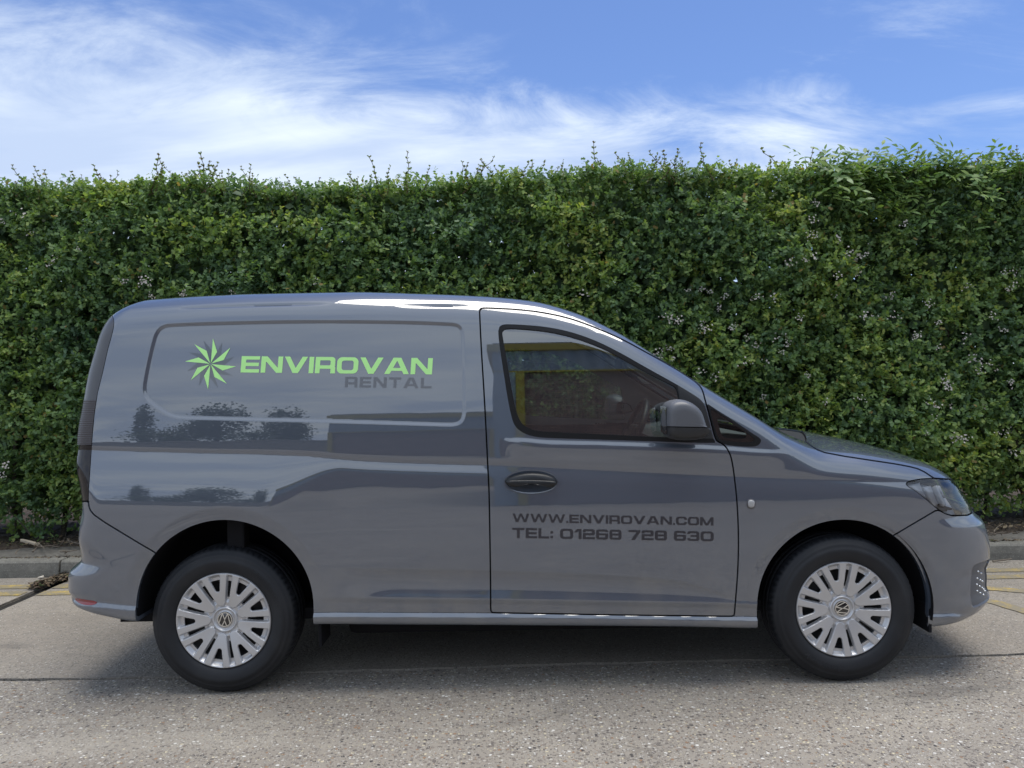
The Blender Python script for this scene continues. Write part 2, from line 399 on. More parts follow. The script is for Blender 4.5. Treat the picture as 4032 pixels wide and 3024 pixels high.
def flange(V, T, N, depth):
    """fold the open edges of a panel inwards"""
    e = np.concatenate([T[:, [0, 1]], T[:, [1, 2]], T[:, [2, 0]]])
    k = np.minimum(e[:, 0], e[:, 1]).astype(np.int64) * len(V) + np.maximum(e[:, 0], e[:, 1])
    _, idx, cnt = np.unique(k, return_index=True, return_counts=True)
    be = e[idx[cnt == 1]]
    if len(be) == 0: return V, T, N
    n0 = len(V)
    a, b = be[:, 0], be[:, 1]; m = len(be)
    A, B = V[a], V[b]; A2 = A - N[a] * depth; B2 = B - N[b] * depth
    wn = np.cross(B - A, -N[a]); wn /= np.linalg.norm(wn, axis=1)[:, None] + 1e-12; wn = -wn
    V2 = np.concatenate([V, A, B, A2, B2]); N2 = np.concatenate([N, wn, wn, wn, wn])
    i = np.arange(m)
    F1 = np.stack([n0 + m + i, n0 + i, n0 + 2 * m + i], 1); F2 = np.stack([n0 + m + i, n0 + 2 * m + i, n0 + 3 * m + i], 1)
    return V2, np.concatenate([T, F1, F2]), N2

# ---------------------------------------------------------------- materials
def mat(name, color, rough=0.5, metal=0.0, spec=0.5, coat=0.0, coat_rough=0.03, **k):
    m = bpy.data.materials.new(name); m.use_nodes = True
    b = m.node_tree.nodes['Principled BSDF']
    b.inputs['Base Color'].default_value = (*color, 1); b.inputs['Roughness'].default_value = rough
    b.inputs['Metallic'].default_value = metal; b.inputs['Specular IOR Level'].default_value = spec
    b.inputs['Coat Weight'].default_value = coat; b.inputs['Coat Roughness'].default_value = coat_rough
    return m
class NT:
    """short-hand for building node trees"""
    def __init__(s, m): s.m = m; s.t = m.node_tree; s.b = s.t.nodes.get('Principled BSDF'); s.out = s.t.nodes.get('Material Output')
    def n(s, t, **k):
        x = s.t.nodes.new(t)
        for a, b in k.items(): setattr(x, a, b)
        return x
    def l(s, a, b): s.t.links.new(a, b)
    def coord(s, kind='Object', scale=(1, 1, 1), rot=(0, 0, 0), loc=(0, 0, 0)):
        c = s.n('ShaderNodeTexCoord'); mp = s.n('ShaderNodeMapping')
        mp.inputs['Scale'].default_value = scale; mp.inputs['Rotation'].default_value = rot; mp.inputs['Location'].default_value = loc
        s.l(c.outputs[kind], mp.inputs[0]); return mp.outputs[0]
    def noise(s, vec, scale, detail=4, rough=0.5, dist=0.0):
        x = s.n('ShaderNodeTexNoise'); x.inputs['Scale'].default_value = scale; x.inputs['Detail'].default_value = detail
        x.inputs['Roughness'].default_value = rough; x.inputs['Distortion'].default_value = dist
        if vec is not None: s.l(vec, x.inputs['Vector'])
        return x.outputs[0]
    def voro(s, vec, scale, feature='F1', out='Distance', rnd=1.0):
        x = s.n('ShaderNodeTexVoronoi', feature=feature); x.inputs['Scale'].default_value = scale; x.inputs['Randomness'].default_value = rnd
        s.l(vec, x.inputs['Vector']); return x.outputs[out]
    def ramp(s, v, stops, interp='LINEAR'):
        x = s.n('ShaderNodeValToRGB'); x.color_ramp.interpolation = interp
        e = x.color_ramp.elements
        while len(e) < len(stops): e.new(0.5)
        for i, (p, c) in enumerate(stops):
            e[i].position = p; e[i].color = (*c, 1) if len(c) == 3 else c
        s.l(v, x.inputs[0]); return x.outputs[0]
    def rng(s, v, a, b, c=0.0, d=1.0, smooth=True):
        x = s.n('ShaderNodeMapRange', interpolation_type='SMOOTHSTEP' if smooth else 'LINEAR')
        s.l(v, x.inputs[0])
        for i, q in enumerate((a, b, c, d)): x.inputs[i + 1].default_value = q
        return x.outputs[0]
    def math(s, op, a, b=None):
        x = s.n('ShaderNodeMath', operation=op)
        for i, v in enumerate((a, b)):
            if v is None: continue
            if isinstance(v, (int, float)): x.inputs[i].default_value = v
            else: s.l(v, x.inputs[i])
        return x.outputs[0]
    def mix(s, f, a, b, blend='MIX'):
        x = s.n('ShaderNodeMix', data_type='RGBA', blend_type=blend)
        for i, v in ((0, f), (6, a), (7, b)):
            if isinstance(v, (int, float)): x.inputs[i].default_value = v
            elif isinstance(v, tuple): x.inputs[i].default_value = (*v, 1)
            else: s.l(v, x.inputs[i])
        return x.outputs[2]
    def bump(s, h, strength=0.3, dist=0.01, prev=None):
        x = s.n('ShaderNodeBump'); x.inputs['Strength'].default_value = strength; x.inputs['Distance'].default_value = dist
        s.l(h, x.inputs['Height'])
        if prev is not None: s.l(prev, x.inputs['Normal'])
        return x.outputs[0]
    def set(s, name, v):
        i = s.b.inputs[name]
        if isinstance(v, (int, float)): i.default_value = v
        elif isinstance(v, tuple): i.default_value = (*v, 1)
        else: s.l(v, i)
def glass_mat(name, tint, ior=1.65, rough=0.0):
    m = bpy.data.materials.new(name); m.use_nodes = True; t = m.node_tree; t.nodes.remove(t.nodes['Principled BSDF'])
    tr = t.nodes.new('ShaderNodeBsdfTransparent'); tr.inputs[0].default_value = (*tint, 1)
    gl = t.nodes.new('ShaderNodeBsdfGlossy'); gl.inputs['Roughness'].default_value = rough; gl.inputs['Color'].default_value = (1, 1, 1, 1)
    fr = t.nodes.new('ShaderNodeFresnel'); fr.inputs[0].default_value = ior
    mx = t.nodes.new('ShaderNodeMixShader')
    t.links.new(fr.outputs[0], mx.inputs[0]); t.links.new(tr.outputs[0], mx.inputs[1]); t.links.new(gl.outputs[0], mx.inputs[2])
    t.links.new(mx.outputs[0], t.nodes['Material Output'].inputs[0])
    return m
def mk_paint():
    m = mat('grey_paint', (0.058, 0.075, 0.105), 0.45, coat=1.0, coat_rough=0.02); t = NT(m)
    t.b.inputs['Coat IOR'].default_value = 2.25
    c = t.coord('Object')
    # faint road film, denser low down and in soft patches
    g = t.n('ShaderNodeNewGeometry'); sp = t.n('ShaderNodeSeparateXYZ'); t.l(g.outputs['Position'], sp.inputs[0])
    low = t.rng(sp.outputs[2], 0.75, 0.30)
    sp1 = t.rng(t.noise(c, 260, 2, 0.6), 0.66, 0.74); sp2 = t.rng(t.noise(c, 5, 4), 0.45, 0.7)
    film = t.math('MULTIPLY', low, t.math('ADD', t.math('MULTIPLY', sp2, 0.34), t.math('MULTIPLY', sp1, 0.40)))
    t.set('Base Color', t.mix(film, (0.058, 0.075, 0.105), (0.15, 0.148, 0.145)))
    t.set('Coat Roughness', t.math('ADD', 0.012, t.math('MULTIPLY', film, 0.35)))
    t.l(t.bump(t.noise(c, 3.2, 2), 0.03, 0.02), t.b.inputs['Coat Normal'])
    return m
M = {}
M['paint'] = mk_paint()
M['plastic'] = mat('black_plastic', (0.022, 0.023, 0.025), 0.48); _t = NT(M['plastic']); _t.l(_t.bump(_t.noise(_t.coord(), 900, 2), 0.12, 0.001), _t.b.inputs['Normal'])
M['mirror_grey'] = mat('mirror_plastic', (0.105, 0.11, 0.122), 0.40); _t = NT(M['mirror_grey']); _t.l(_t.bump(_t.noise(_t.coord(), 700, 2), 0.10, 0.001), _t.b.inputs['Normal'])
M['rubber'] = mat('seal_rubber', (0.007, 0.0075, 0.009), 0.5, spec=0.3)
M['gap'] = mat('gap_black', (0.006, 0.006, 0.007), 0.9, spec=0.1)
M['liner'] = mat('liner_black', (0.010, 0.010, 0.012), 0.85, spec=0.2)
M['tyre'] = mat('tyre_rubber', (0.010, 0.012, 0.016), 0.62)
_t = NT(M['tyre']); _c = _t.coord(); _t.set('Base Color', _t.mix(_t.rng(_t.noise(_c, 7, 5), 0.4, 0.75), (0.007, 0.0085, 0.012), (0.015, 0.016, 0.019)))
M['cap'] = mat('silver_cap', (0.56, 0.56, 0.57), 0.34, metal=0.55, coat=0.35, coat_rough=0.12)
M['steel'] = mat('black_steel', (0.02, 0.02, 0.022), 0.45, metal=0.3)
M['steel_grey'] = mat('disc_grey', (0.12, 0.12, 0.13), 0.4, metal=0.7)
M['chrome'] = mat('chrome', (0.80, 0.80, 0.78), 0.14, metal=1.0)
M['gloss_black'] = mat('gloss_black', (0.008, 0.008, 0.009), 0.12, coat=1.0)
M['glass'] = glass_mat('window_glass', (0.54, 0.62, 0.62), 2.8)
M['screen_glass'] = glass_mat('windscreen_glass', (0.74, 0.82, 0.80), 1.55)
M['frit'] = mat('glass_frit', (0.016, 0.012, 0.011), 0.08, coat=1.0, coat_rough=0.0)
M['lamp_glass'] = glass_mat('lamp_glass', (0.88, 0.90, 0.92), 1.75)
M['lamp_smoke'] = mat('lamp_smoke', (0.045, 0.047, 0.055), 0.34, coat=0.5, coat_rough=0.2)
M['lamp_dark'] = mat('lamp_dark', (0.008, 0.006, 0.008), 0.08)
M['lamp_grid'] = mat('lamp_grid', (0.05, 0.045, 0.05), 0.30); _t = NT(M['lamp_grid'])
_w1 = _t.n('ShaderNodeTexWave', bands_direction='Z'); _w1.inputs['Scale'].default_value = 38; _t.l(_t.coord(), _w1.inputs[0]); _t.l(_t.bump(_w1.outputs[1], 0.5, 0.002), _t.b.inputs['Normal'])
M['red'] = mat('red_reflector', (0.22, 0.012, 0.016), 0.22, coat=1.0)
M['clear'] = mat('clear_lens', (0.38, 0.38, 0.38), 0.22, coat=1.0)
M['green'] = mat('green_vinyl', (0.50, 0.95, 0.32), 0.40, coat=0.25, coat_rough=0.1)
M['vinyl_dark'] = mat('dark_vinyl', (0.030, 0.028, 0.036), 0.42, coat=0.2, coat_rough=0.15)
M['vinyl_grey'] = mat('grey_vinyl', (0.060, 0.066, 0.085), 0.42, coat=1.0, coat_rough=0.03); M['vinyl_grey'].node_tree.nodes['Principled BSDF'].inputs['Coat IOR'].default_value = 1.7
M['vinyl_shade'] = mat('shade_vinyl', (0.040, 0.052, 0.064), 0.42, coat=1.0, coat_rough=0.03); M['vinyl_shade'].node_tree.nodes['Principled BSDF'].inputs['Coat IOR'].default_value = 1.9
M['trim_dark'] = mat('interior_dark', (0.028, 0.028, 0.031), 0.7)
M['trim_light'] = mat('interior_light', (0.66, 0.68, 0.67), 0.8)
M['seat'] = mat('seat_cloth', (0.035, 0.036, 0.042), 0.9)
M['reflector'] = mat('lamp_reflector', (0.86, 0.87, 0.90), 0.25, coat=1.0)
M['white_mark'] = mat('white_mark', (0.6, 0.62, 0.6), 0.5)
M['lamp_shell'] = mat('lamp_shell', (0.50, 0.52, 0.56), 0.3)
M['dash'] = mat('dash_grey', (0.11, 0.115, 0.12), 0.6)
M['pale_sheen'] = mat('pale_sheen', (0.60, 0.63, 0.68), 0.3, coat=1.0)  # sky reflected on the headlight lens, put into a pale colour
M['handle'] = mat('handle_black', (0.009, 0.010, 0.012), 0.38)
# ---------------------------------------------------------------- the van
van = empty('panel_van', (0.0, YC, 0.0))
tag(van, 'grey panel van with green lettering and silver wheel covers parked by the hedge', 'van')
VOFF = np.array([0.0, YC, 0.0])                       # parts are children of the empty: local coordinates
def vpart(name, V, T, material, N=None, parent=None, smooth=True):
    me = mesh_np(name, np.asarray(V) - VOFF, T, N, smooth)
    return link(name, me, M[material], parent or van)
P_DOOR = chaikin([(1889, 1240), (1888, 1224), (1891, 1216), (1899, 1213), (1930, 1213), (2049, 1219), (2149, 1232), (2248, 1254), (2348, 1291), (2447, 1334), (2546, 1388), (2646, 1443), (2720, 1490), (2745, 1509), (2760, 1525), (2769, 1545), (2776, 1574), (2787, 1612), (2803, 1676), (2817, 1728), (2825, 1738), (2846, 1748), (2860, 1762), (2870, 1778), (2879, 1800), (2888, 1848), (2898, 1930), (2903, 1990), (2907, 2070), (2908, 2170), (2904, 2270), (2896, 2365), (2892, 2418), (2889, 2425), (2880, 2427), (2650, 2424), (2397, 2421), (2150, 2416), (1945, 2413), (1935, 2411), (1932, 2402), (1932, 2340), (1930, 2172), (1926, 1930), (1921, 1845), (1913, 1672), (1906, 1548), (1896, 1388), (1891, 1290)])
P_WIN = chaikin([(1962, 1312), (1962, 1299), (1967, 1284), (1984, 1276), (2049, 1278), (2149, 1286), (2248, 1306), (2348, 1341), (2447, 1391), (2546, 1448), (2646, 1503), (2700, 1535), (2742, 1561), (2766, 1580), (2778, 1606), (2794, 1668), (2808, 1726), (2816, 1738), (2818, 1745), (2695, 1742), (2546, 1737), (2348, 1731), (2139, 1724), (2099, 1719), (2064, 1707), (2034, 1687), (2017, 1657), (1999, 1572), (1980, 1448), (1965, 1349)])
P_GLASS = chaikin([(1978, 1318), (1978, 1306), (1982, 1298), (1992, 1293), (2049, 1294), (2149, 1303), (2248, 1324), (2348, 1359), (2417, 1393), (2497, 1440), (2596, 1493), (2646, 1516), (2660, 1524), (2667, 1540), (2674, 1580), (2690, 1690), (2693, 1716), (2688, 1723), (2621, 1722), (2348, 1709), (2139, 1699), (2099, 1694), (2064, 1677), (2044, 1652), (2029, 1607), (2009, 1498), (1989, 1378)])
P_QOUT = chaikin([(2783, 1590), (2790, 1592), (2810, 1606), (2895, 1660), (2969, 1711), (2990, 1723), (2998, 1733), (2994, 1746), (2982, 1756), (2960, 1760), (2895, 1757), (2850, 1750), (2830, 1740), (2819, 1730), (2805, 1676), (2788, 1610)])
P_QFRIT = chaikin([(2794, 1604), (2812, 1614), (2895, 1671), (2962, 1718), (2974, 1732), (2964, 1741), (2900, 1741), (2850, 1735), (2828, 1727), (2812, 1676)])
P_QGL = chaikin([(2824, 1655), (2829, 1644), (2845, 1645), (2890, 1672), (2934, 1702), (2942, 1716), (2934, 1727), (2900, 1727), (2855, 1724), (2842, 1716)])
P_REC = chaikin([(672, 1274), (797, 1269), (1045, 1262.5), (1200, 1260.5), (1350, 1260.5), (1498, 1262), (1647, 1265), (1760, 1270), (1790, 1272), (1808, 1278), (1821, 1291), (1826, 1312), (1828, 1340), (1831, 1498), (1833, 1600), (1832, 1632), (1826, 1654), (1811, 1670), (1787, 1677), (1750, 1677), (1598, 1672), (1200, 1660), (996, 1656), (846, 1652), (720, 1649), (690, 1645), (662, 1636), (623, 1611), (590, 1587), (573, 1570), (565, 1551), (562, 1523), (570, 1473), (588, 1388), (603, 1329), (612, 1307), (624, 1290), (645, 1278)])
P_LAMP = np.array([(100, 1239), (441, 1239), (446, 1252), (448.6, 1266), (447.6, 1289), (439, 1324), (424, 1378), (404, 1468), (384, 1548), (371.6, 1632), (364, 1712), (360, 1771), (356.6, 1821), (351.7, 1896), (349, 1925), (348, 1974), (100, 1974)], float)
P_RB = np.array([(100, 1974), (348, 1974), (350, 1992), (355, 2008), (369, 2026), (410, 2055), (449, 2079), (500, 2110), (548, 2139), (600, 2169), (660, 2210), (660, 2600), (100, 2600)], float)
P_HEAD = np.array([(3568, 1906), (3572, 1899), (3586, 1893), (3626, 1886), (3676, 1883), (3770, 1889), (4100, 1893), (4100, 2012), (3832, 2012), (3826, 2020), (3810, 2028), (3751, 2030), (3726, 2023), (3696, 2008), (3651, 1969), (3611, 1936), (3575, 1914)], float)
P_FB = np.array([(3470, 2136), (3529, 2102), (3683, 2011), (3697, 2009), (3726, 2023.5), (3751, 2030.5), (3810, 2028.5), (3826, 2020.5), (3832, 2012.5), (4100, 2012.5), (4100, 2650), (3470, 2650)], float)
P_INS = chaikin([(4000, 2150), (3900, 2200), (3868, 2212), (3842, 2222), (3830, 2230), (3824, 2258), (3820, 2323), (3821, 2362), (3828, 2390), (3840, 2394), (3876, 2377), (3902, 2356), (4000, 2300)], 1)
P_BON = np.array([(3151, 1717), (3169, 1732.6), (3188, 1752), (3218, 1771), (3248, 1782), (3328, 1797), (3427, 1812), (3527, 1827), (3580, 1837), (3612, 1845), (3640, 1858), (3664, 1874), (3678, 1883), (3770, 1889), (4100, 1893), (4100, 1500), (3050, 1500), (3100, 1690)], float)
P_RED = chaikin([(293, 2353), (330, 2360), (385, 2368), (380, 2378), (366, 2383), (340, 2383), (319, 2378), (302, 2369)], 1)

def build_half(res, fine):
    G = body_grid(*res)
    nr, nc = G.shape[:2]
    V = G.reshape(-1, 3)
    i = np.arange(nr - 1)[:, None] * nc; j = np.arange(nc - 1)[None]
    a = (i + j).ravel(); b = a + 1; c = a + nc; d = c + 1
    T = np.concatenate([np.stack([a, b, d], 1), np.stack([a, d, c], 1)])
    ar = np.linalg.norm(np.cross(V[T[:, 1]] - V[T[:, 0]], V[T[:, 2]] - V[T[:, 0]]), axis=1)
    T = T[ar > 1e-12]
    N0 = vnormals(V, T)
    u, v = proj(V)
    vis = (np.einsum('ij,ij->i', N0, CAM - V) > 0) & (V[:, 1] < 0.75)
    x, y, z = V.T
    BIG = 40.0
    def ps(poly, hidden=None):
        s = poly_sdf(poly, u, v, BIG)
        return np.where(vis, s, BIG if hidden is None else np.clip(hidden, -BIG, BIG))
    S = {}
    S['arch'] = np.minimum(*[np.where(z > cz, np.hypot(x - cx, z - cz), np.abs(x - cx)) - r for cx, cz, r in ((ARX, ARZ, ARR), (AFX, AFZ, AFR))]) * 880
    S['arch'] = np.clip(np.where(y < 0.45, S['arch'], BIG), -BIG, BIG)
    S['door'] = ps(P_DOOR); S['win'] = ps(P_WIN); S['glass'] = ps(P_GLASS)
    S['qout'] = ps(P_QOUT); S['qfrit'] = ps(P_QFRIT); S['qgl'] = ps(P_QGL); S['rec'] = ps(P_REC)
    S['lamp'] = ps(P_LAMP, np.maximum.reduce([(y - 0.20), (x + 1.6), z - 1.735, 0.868 - z]) * 880)
    S['rb'] = ps(P_RB, np.maximum(x + 1.6, z - 0.868) * 880)
    S['head'] = ps(P_HEAD, np.maximum.reduce([y - 0.55, 1.8 - x, z - 0.862, 0.742 - z]) * 880)
    S['fb'] = ps(P_FB, np.maximum(1.8 - x, z - 0.741) * 880)
    S['ins'] = ps(P_INS)
    xw = 1.235 + 0.26 * np.clip((y - 0.2) / 0.7, 0, 1) ** 0.8                   # foot of the windscreen
    xb = 1.365 + 0.25 * np.clip((y - 0.19) / 0.7, 0, 1) ** 0.8                  # rear edge of the bonnet
    S['bon'] = np.clip(np.maximum(ps(P_BON, np.maximum(1.3 - x, 0.862 - z) * 880), (xb - x) * 800), -BIG, BIG)
    S['cowl'] = np.clip(np.maximum.reduce([x - xb, xw - x, 0.245 - y, 0.95 - z]) * 800, -BIG, BIG)
    S['scr'] = np.clip(np.maximum.reduce([x - xw, 0.36 + 0.12 * np.clip((y - 0.2) / 0.7, 0, 1) - x, 0.225 - y, 1.0 - z]) * 800, -BIG, BIG)
    S['sill'] = np.clip(np.where((x > -1.05) & (x < 1.2) & (y < 0.5), (z - SILLT(x)) * 880, BIG), -BIG, BIG)
    S['red'] = ps(P_RED)
    S['sail'] = np.clip(np.where(vis, np.maximum((2668 + np.clip(v - 1520, 0, 300) * 0.142) - u, v - 1727), BIG), -BIG, BIG)
    ex = np.where(vis, ((u - 2091) / 102) ** 2 + ((v - 1897) / 44) ** 2, 9.0)
    S['bowl'] = np.clip((np.sqrt(ex) - 1) * 40, -BIG, BIG)
    gl = chaikin([(676, 1217.5), (780, 1213), (900, 1208), (1050, 1202.5), (1200, 1199.5), (1449, 1199.5), (1697, 1203), (1880, 1208.5), (1880, 1206.5), (1697, 1201), (1449, 1197.5), (1200, 1197.5), (1050, 1200.5), (900, 1206), (780, 1211)], 1)
    S['gut'] = ps(gl)
    S['v1575'] = np.clip(v - 1575, -BIG, BIG); S['v1751'] = np.clip(v - 1751, -BIG, BIG); S['v1796'] = np.clip(v - 1796, -BIG, BIG)
    keys = list(S)
    A = [S[k] for k in keys]
    GP = 3.0
    def docut(key, off=0.0):
        nonlocal V, T, A
        q = cut(V, T, A[keys.index(key)] - off, *A)
        V, T = q[0], q[1]; A = list(q[3:])
    if fine:
        for k in ('door', 'bon', 'rb', 'fb'): docut(k, GP); docut(k, -GP)
        docut('lamp', 1.2); docut('lamp', -1.2); docut('head', 2.2); docut('head', -2.2)
        for k in ('arch', 'win', 'glass', 'qout', 'qfrit', 'qgl', 'sail', 'ins', 'cowl', 'scr', 'red'): docut(k)
        docut('rec', 3.0); docut('rec', 0.0); docut('rec', -3.5); docut('rec', -7.0); docut('rec', -10.0); docut('rec', -13.0); docut('sill', 0.8); docut('sill', -0.8)
        docut('ins', -4.0); docut('gut', 0.0); docut('gut', 3.5)
        for k in ('v1575', 'v1751', 'v1796'): docut(k)
    else:
        for k in ('arch', 'win', 'glass', 'qout', 'qgl', 'scr', 'cowl', 'bon'): docut(k)
    S = dict(zip(keys, A))
    N1 = vnormals(V, T)
    # pressings: recessed cargo panel, grip bowl, insets
    dsp = -0.0085 * sstep(3.0, -13.0, S['rec'])
    dsp -= 0.026 * np.clip(-S['bowl'] / 40, 0, 1) ** 0.8
    dsp -= 0.007 * sstep(0, -4, S['ins']); dsp -= 0.008 * sstep(3.5, 0, S['gut'])
    V = V + N1 * dsp[:, None]
    N = vnormals(V, T)
    # exact shading on the edge of the recessed panel
    sr = S['rec']; zn = (sr < 6) & (sr > -17)
    if zn.any():
        B0 = (V - N1 * dsp[:, None])[zn]; uu, vv = proj(B0); e = 0.6
        gu = (poly_sdf(P_REC, uu + e, vv) - poly_sdf(P_REC, uu - e, vv)) / (2 * e); gv = (poly_sdf(P_REC, uu, vv + e) - poly_sdf(P_REC, uu, vv - e)) / (2 * e)
        dep = (B0 - CAM) @ CF; g3 = (gu[:, None] * CR - gv[:, None] * CU) * (FPX / dep)[:, None]
        n1 = N1[zn]; g3 = g3 - n1 * np.einsum('ij,ij->i', g3, n1)[:, None]
        ds = -0.0085 * (sstep(3.0, -13.0, sr[zn] + 0.5) - sstep(3.0, -13.0, sr[zn] - 0.5))
        nn = n1 - g3 * ds[:, None]; N[zn] = nn / np.linalg.norm(nn, axis=1)[:, None]
    C = {k: S[k][T].mean(1) for k in keys}
    lab = np.full(len(T), 'body_shell', dtype='<U20')
    xc = V[T][:, :, 0].mean(1); zc = V[T][:, :, 2].mean(1)
    hid = (~(np.einsum('ij,ij->i', N, CAM - V) > 0))[T].any(1)
    def setl(cond, name): lab[cond] = name
    setl(C['sill'] < -0.8, 'side_sill'); setl(np.abs(C['sill']) < 0.8, 'gap')
    setl(C['door'] < -GP, 'door')
    setl(C['rb'] < -GP, 'rear_bumper'); setl((np.abs(C['rb']) < GP) , 'gap')
    setl((xc > 2.0) & (zc > 0.741) & hid, 'front_grille')
    setl(C['fb'] < -GP, 'front_bumper'); setl((np.abs(C['fb']) < GP), 'gap')
    setl((C['ins'] < 0) & (C['fb'] < -GP), 'bumper_insert')
    setl((C['red'] < 0) & (C['rb'] < -GP), 'reflector')
    setl(C['bon'] < -GP, 'bonnet'); setl(np.abs(C['bon']) < GP, 'gap')
    setl(C['cowl'] < 0, 'cowl'); setl(C['scr'] < 0, 'windscreen')
    setl(np.abs(C['door']) < GP, 'gap')
    setl((C['qout'] < 0) & (C['door'] > GP), 'quarter_seal'); setl((C['qfrit'] < 0) & (C['door'] > GP), 'quarter_frit'); setl(C['qgl'] < 0, 'quarter_glass')
    setl((C['win'] < 0) & (C['door'] < -GP), 'window_seal'); setl((C['win'] < 0) & (C['sail'] < 0) & (C['door'] < -GP), 'mirror_sail'); setl(C['glass'] < 0, 'door_glass')
    setl((np.abs(C['lamp']) < 1.2) & (C['rb'] > GP), 'gap')
    L = (C['lamp'] < -1.2) & (C['rb'] > GP)
    setl(L & (C['v1575'] < 0), 'lamp_cover'); setl(L & (C['v1575'] > 0) & (C['v1751'] < 0), 'lamp_panel'); setl(L & (C['v1751'] > 0) & (C['v1796'] < 0), 'lamp_wedge'); setl(L & (C['v1796'] > 0), 'tail_lens')
    setl((np.abs(C['head']) < 2.2) & (C['bon'] > GP) & (C['fb'] > GP), 'gap'); setl((C['head'] < -2.2) & (C['bon'] > GP) & (C['fb'] > GP), 'headlight_lens')
    setl(C['arch'] < 0, 'void')
    return V, T, N, lab, S

NEAR = build_half((520, 110, 300, 40) if not DRAFT else (260, 60, 150, 20), True)
FAR = build_half((170, 40, 110, 14), True)
def region(half, names, flg=0.012, inset=0.0, mirrored=False, sel=None):
    V, T, N, L, _ = half
    m = np.isin(L, names)
    if sel is not None: m &= sel(V[T].mean(1))
    if not m.any(): return np.zeros((0, 3)), np.zeros((0, 3), int), np.zeros((0, 3))
    V, T, N = compact(V, T[m], N)
    V = V - N * inset
    if flg: V, T, N = flange(V, T, N, flg)
    if mirrored:
        V = V.copy(); V[:, 1] = 2 * YC - V[:, 1]; N = N.copy(); N[:, 1] *= -1; T = T[:, ::-1]
    return V, T, N
def join(*rs):
    Vs, Ts, Ns, n = [], [], [], 0
    for V, T, N in rs:
        Vs.append(V); Ts.append(T + n); Ns.append(N); n += len(V)
    return np.concatenate(Vs), np.concatenate(Ts), np.concatenate(Ns)
def whole(part, reg, material, flg=0.012, inset=0.0, parent=None):
    V, T, N = join(region(NEAR, reg, flg, inset), region(FAR, reg, flg, inset, True))
    return vpart(part, V, T, material, N, parent)
def sides(part, reg, material, flg=0.012, inset=0.0, parents=(None, None), label=None):
    r = []
    for h, mir, par in ((NEAR, False, parents[0]), (FAR, True, parents[1])):
        V, T, N = region(h, reg, flg, inset, mir)
        r.append(vpart(part, V, T, material, N, par))
    if label: r[0]['label'] = label
    return r
whole('body_shell', ['body_shell'], 'paint', 0.016)
doors = sides('door', ['door'], 'paint', 0.014)
whole('bonnet', ['bonnet'], 'paint')
fbump = whole('front_bumper', ['front_bumper'], 'paint', 0.02)
rbump = whole('rear_bumper', ['rear_bumper'], 'paint', 0.02)
sides('side_sill', ['side_sill'], 'paint')
whole('panel_seal', ['gap'], 'gap', 0.0, 0.008)
whole('cowl', ['cowl'], 'plastic', 0.01, 0.012)
whole('windscreen', ['windscreen'], 'screen_glass', 0.0, 0.004)
whole('front_grille', ['front_grille'], 'gloss_black', 0.0, 0.006)
sides('window_seal', ['window_seal'], 'rubber', 0.012, 0.001, doors)
sides('mirror_sail', ['mirror_sail'], 'plastic', 0.012, -0.001, doors)
sides('door_glass', ['door_glass'], 'glass', 0.0, 0.009, doors)
sides('quarter_seal', ['quarter_seal'], 'rubber', 0.010, 0.0)
qw = sides('quarter_window', ['quarter_frit'], 'frit', 0.0, 0.003)
sides('pane', ['quarter_glass'], 'screen_glass', 0.0, 0.003, qw)
sides('bumper_insert', ['bumper_insert'], 'mirror_grey', 0.0, 0.0, (fbump, fbump))
sides('reflector', ['reflector'], 'red', 0.004, -0.0015, (rbump, rbump), 'red reflector low on the rear bumper')
tails = sides('tail_lamp', ['tail_lens'], 'lamp_dark', 0.02)
sides('lamp_cover', ['lamp_cover'], 'lamp_smoke', 0.02, 0.0, tails)
sides('lamp_panel', ['lamp_panel'], 'lamp_grid', 0.006, -0.001, tails)
sides('lamp_wedge', ['lamp_wedge'], 'lamp_dark', 0.006, 0.002, tails)
heads = sides('headlight', ['headlight_lens'], 'lamp_glass', 0.0)
# ---- rays from the camera onto the finished surface, for things that sit on it
def surf(u, v, off=0.0, rec=False):
    u = np.asarray(u, float); v = np.asarray(v, float)
    d = CF + ((u - 2016) / FPX)[..., None] * CR + ((1512 - v) / FPX)[..., None] * CU
    d = d / d[..., 1:2]
    lo = np.full(u.shape, 3.2); hi = np.full(u.shape, 4.3)
    for _ in range(26):
        m = (lo + hi) / 2; p = CAM + d * m[..., None]
        out = F(p[..., 0], p[..., 1], p[..., 2]) > 0
        lo = np.where(out, m, lo); hi = np.where(out, hi, m)
    p = CAM + d * lo[..., None]
    e = 0.002
    def f(dx, dy, dz): return F(p[..., 0] + dx, p[..., 1] + dy, p[..., 2] + dz)
    n = np.stack([f(e, 0, 0) - f(-e, 0, 0), f(0, e, 0) - f(0, -e, 0), f(0, 0, e) - f(0, 0, -e)], -1)
    n = n / (np.linalg.norm(n, axis=-1)[..., None] + 1e-12)
    if rec: p = p - n * 0.0085
    return p + n * off, n
def pillow(poly, rings, rec=False, yl=None):
    """solid with a traced outline: rings of (scale, height above the surface)"""
    poly = np.asarray(poly, float); c = poly.mean(0); n = len(poly); V = []
    for sc, h in rings:
        q = c + (poly - c) * sc
        p, nn = surf(q[:, 0], q[:, 1], 0.0, rec)
        V.append(p + np.array([0, -1.0, 0]) * h if yl else p + nn * h)
    V = np.concatenate(V); k = len(rings); T = []
    for i in range(k - 1):
        for j in range(n):
            a, b = i * n + j, i * n + (j + 1) % n; T += [(a, b, b + n), (a, b + n, a + n)]
    V = np.concatenate([V, V[-n:].mean(0)[None]]); m = len(V) - 1
    for j in range(n): T.append(((k - 1) * n + j, (k - 1) * n + (j + 1) % n, m))
    T = np.array(T)
    # outwards
    nn = vnormals(V, T)
    if nn[m, 1] > 0: T = T[:, ::-1]
    return V, T
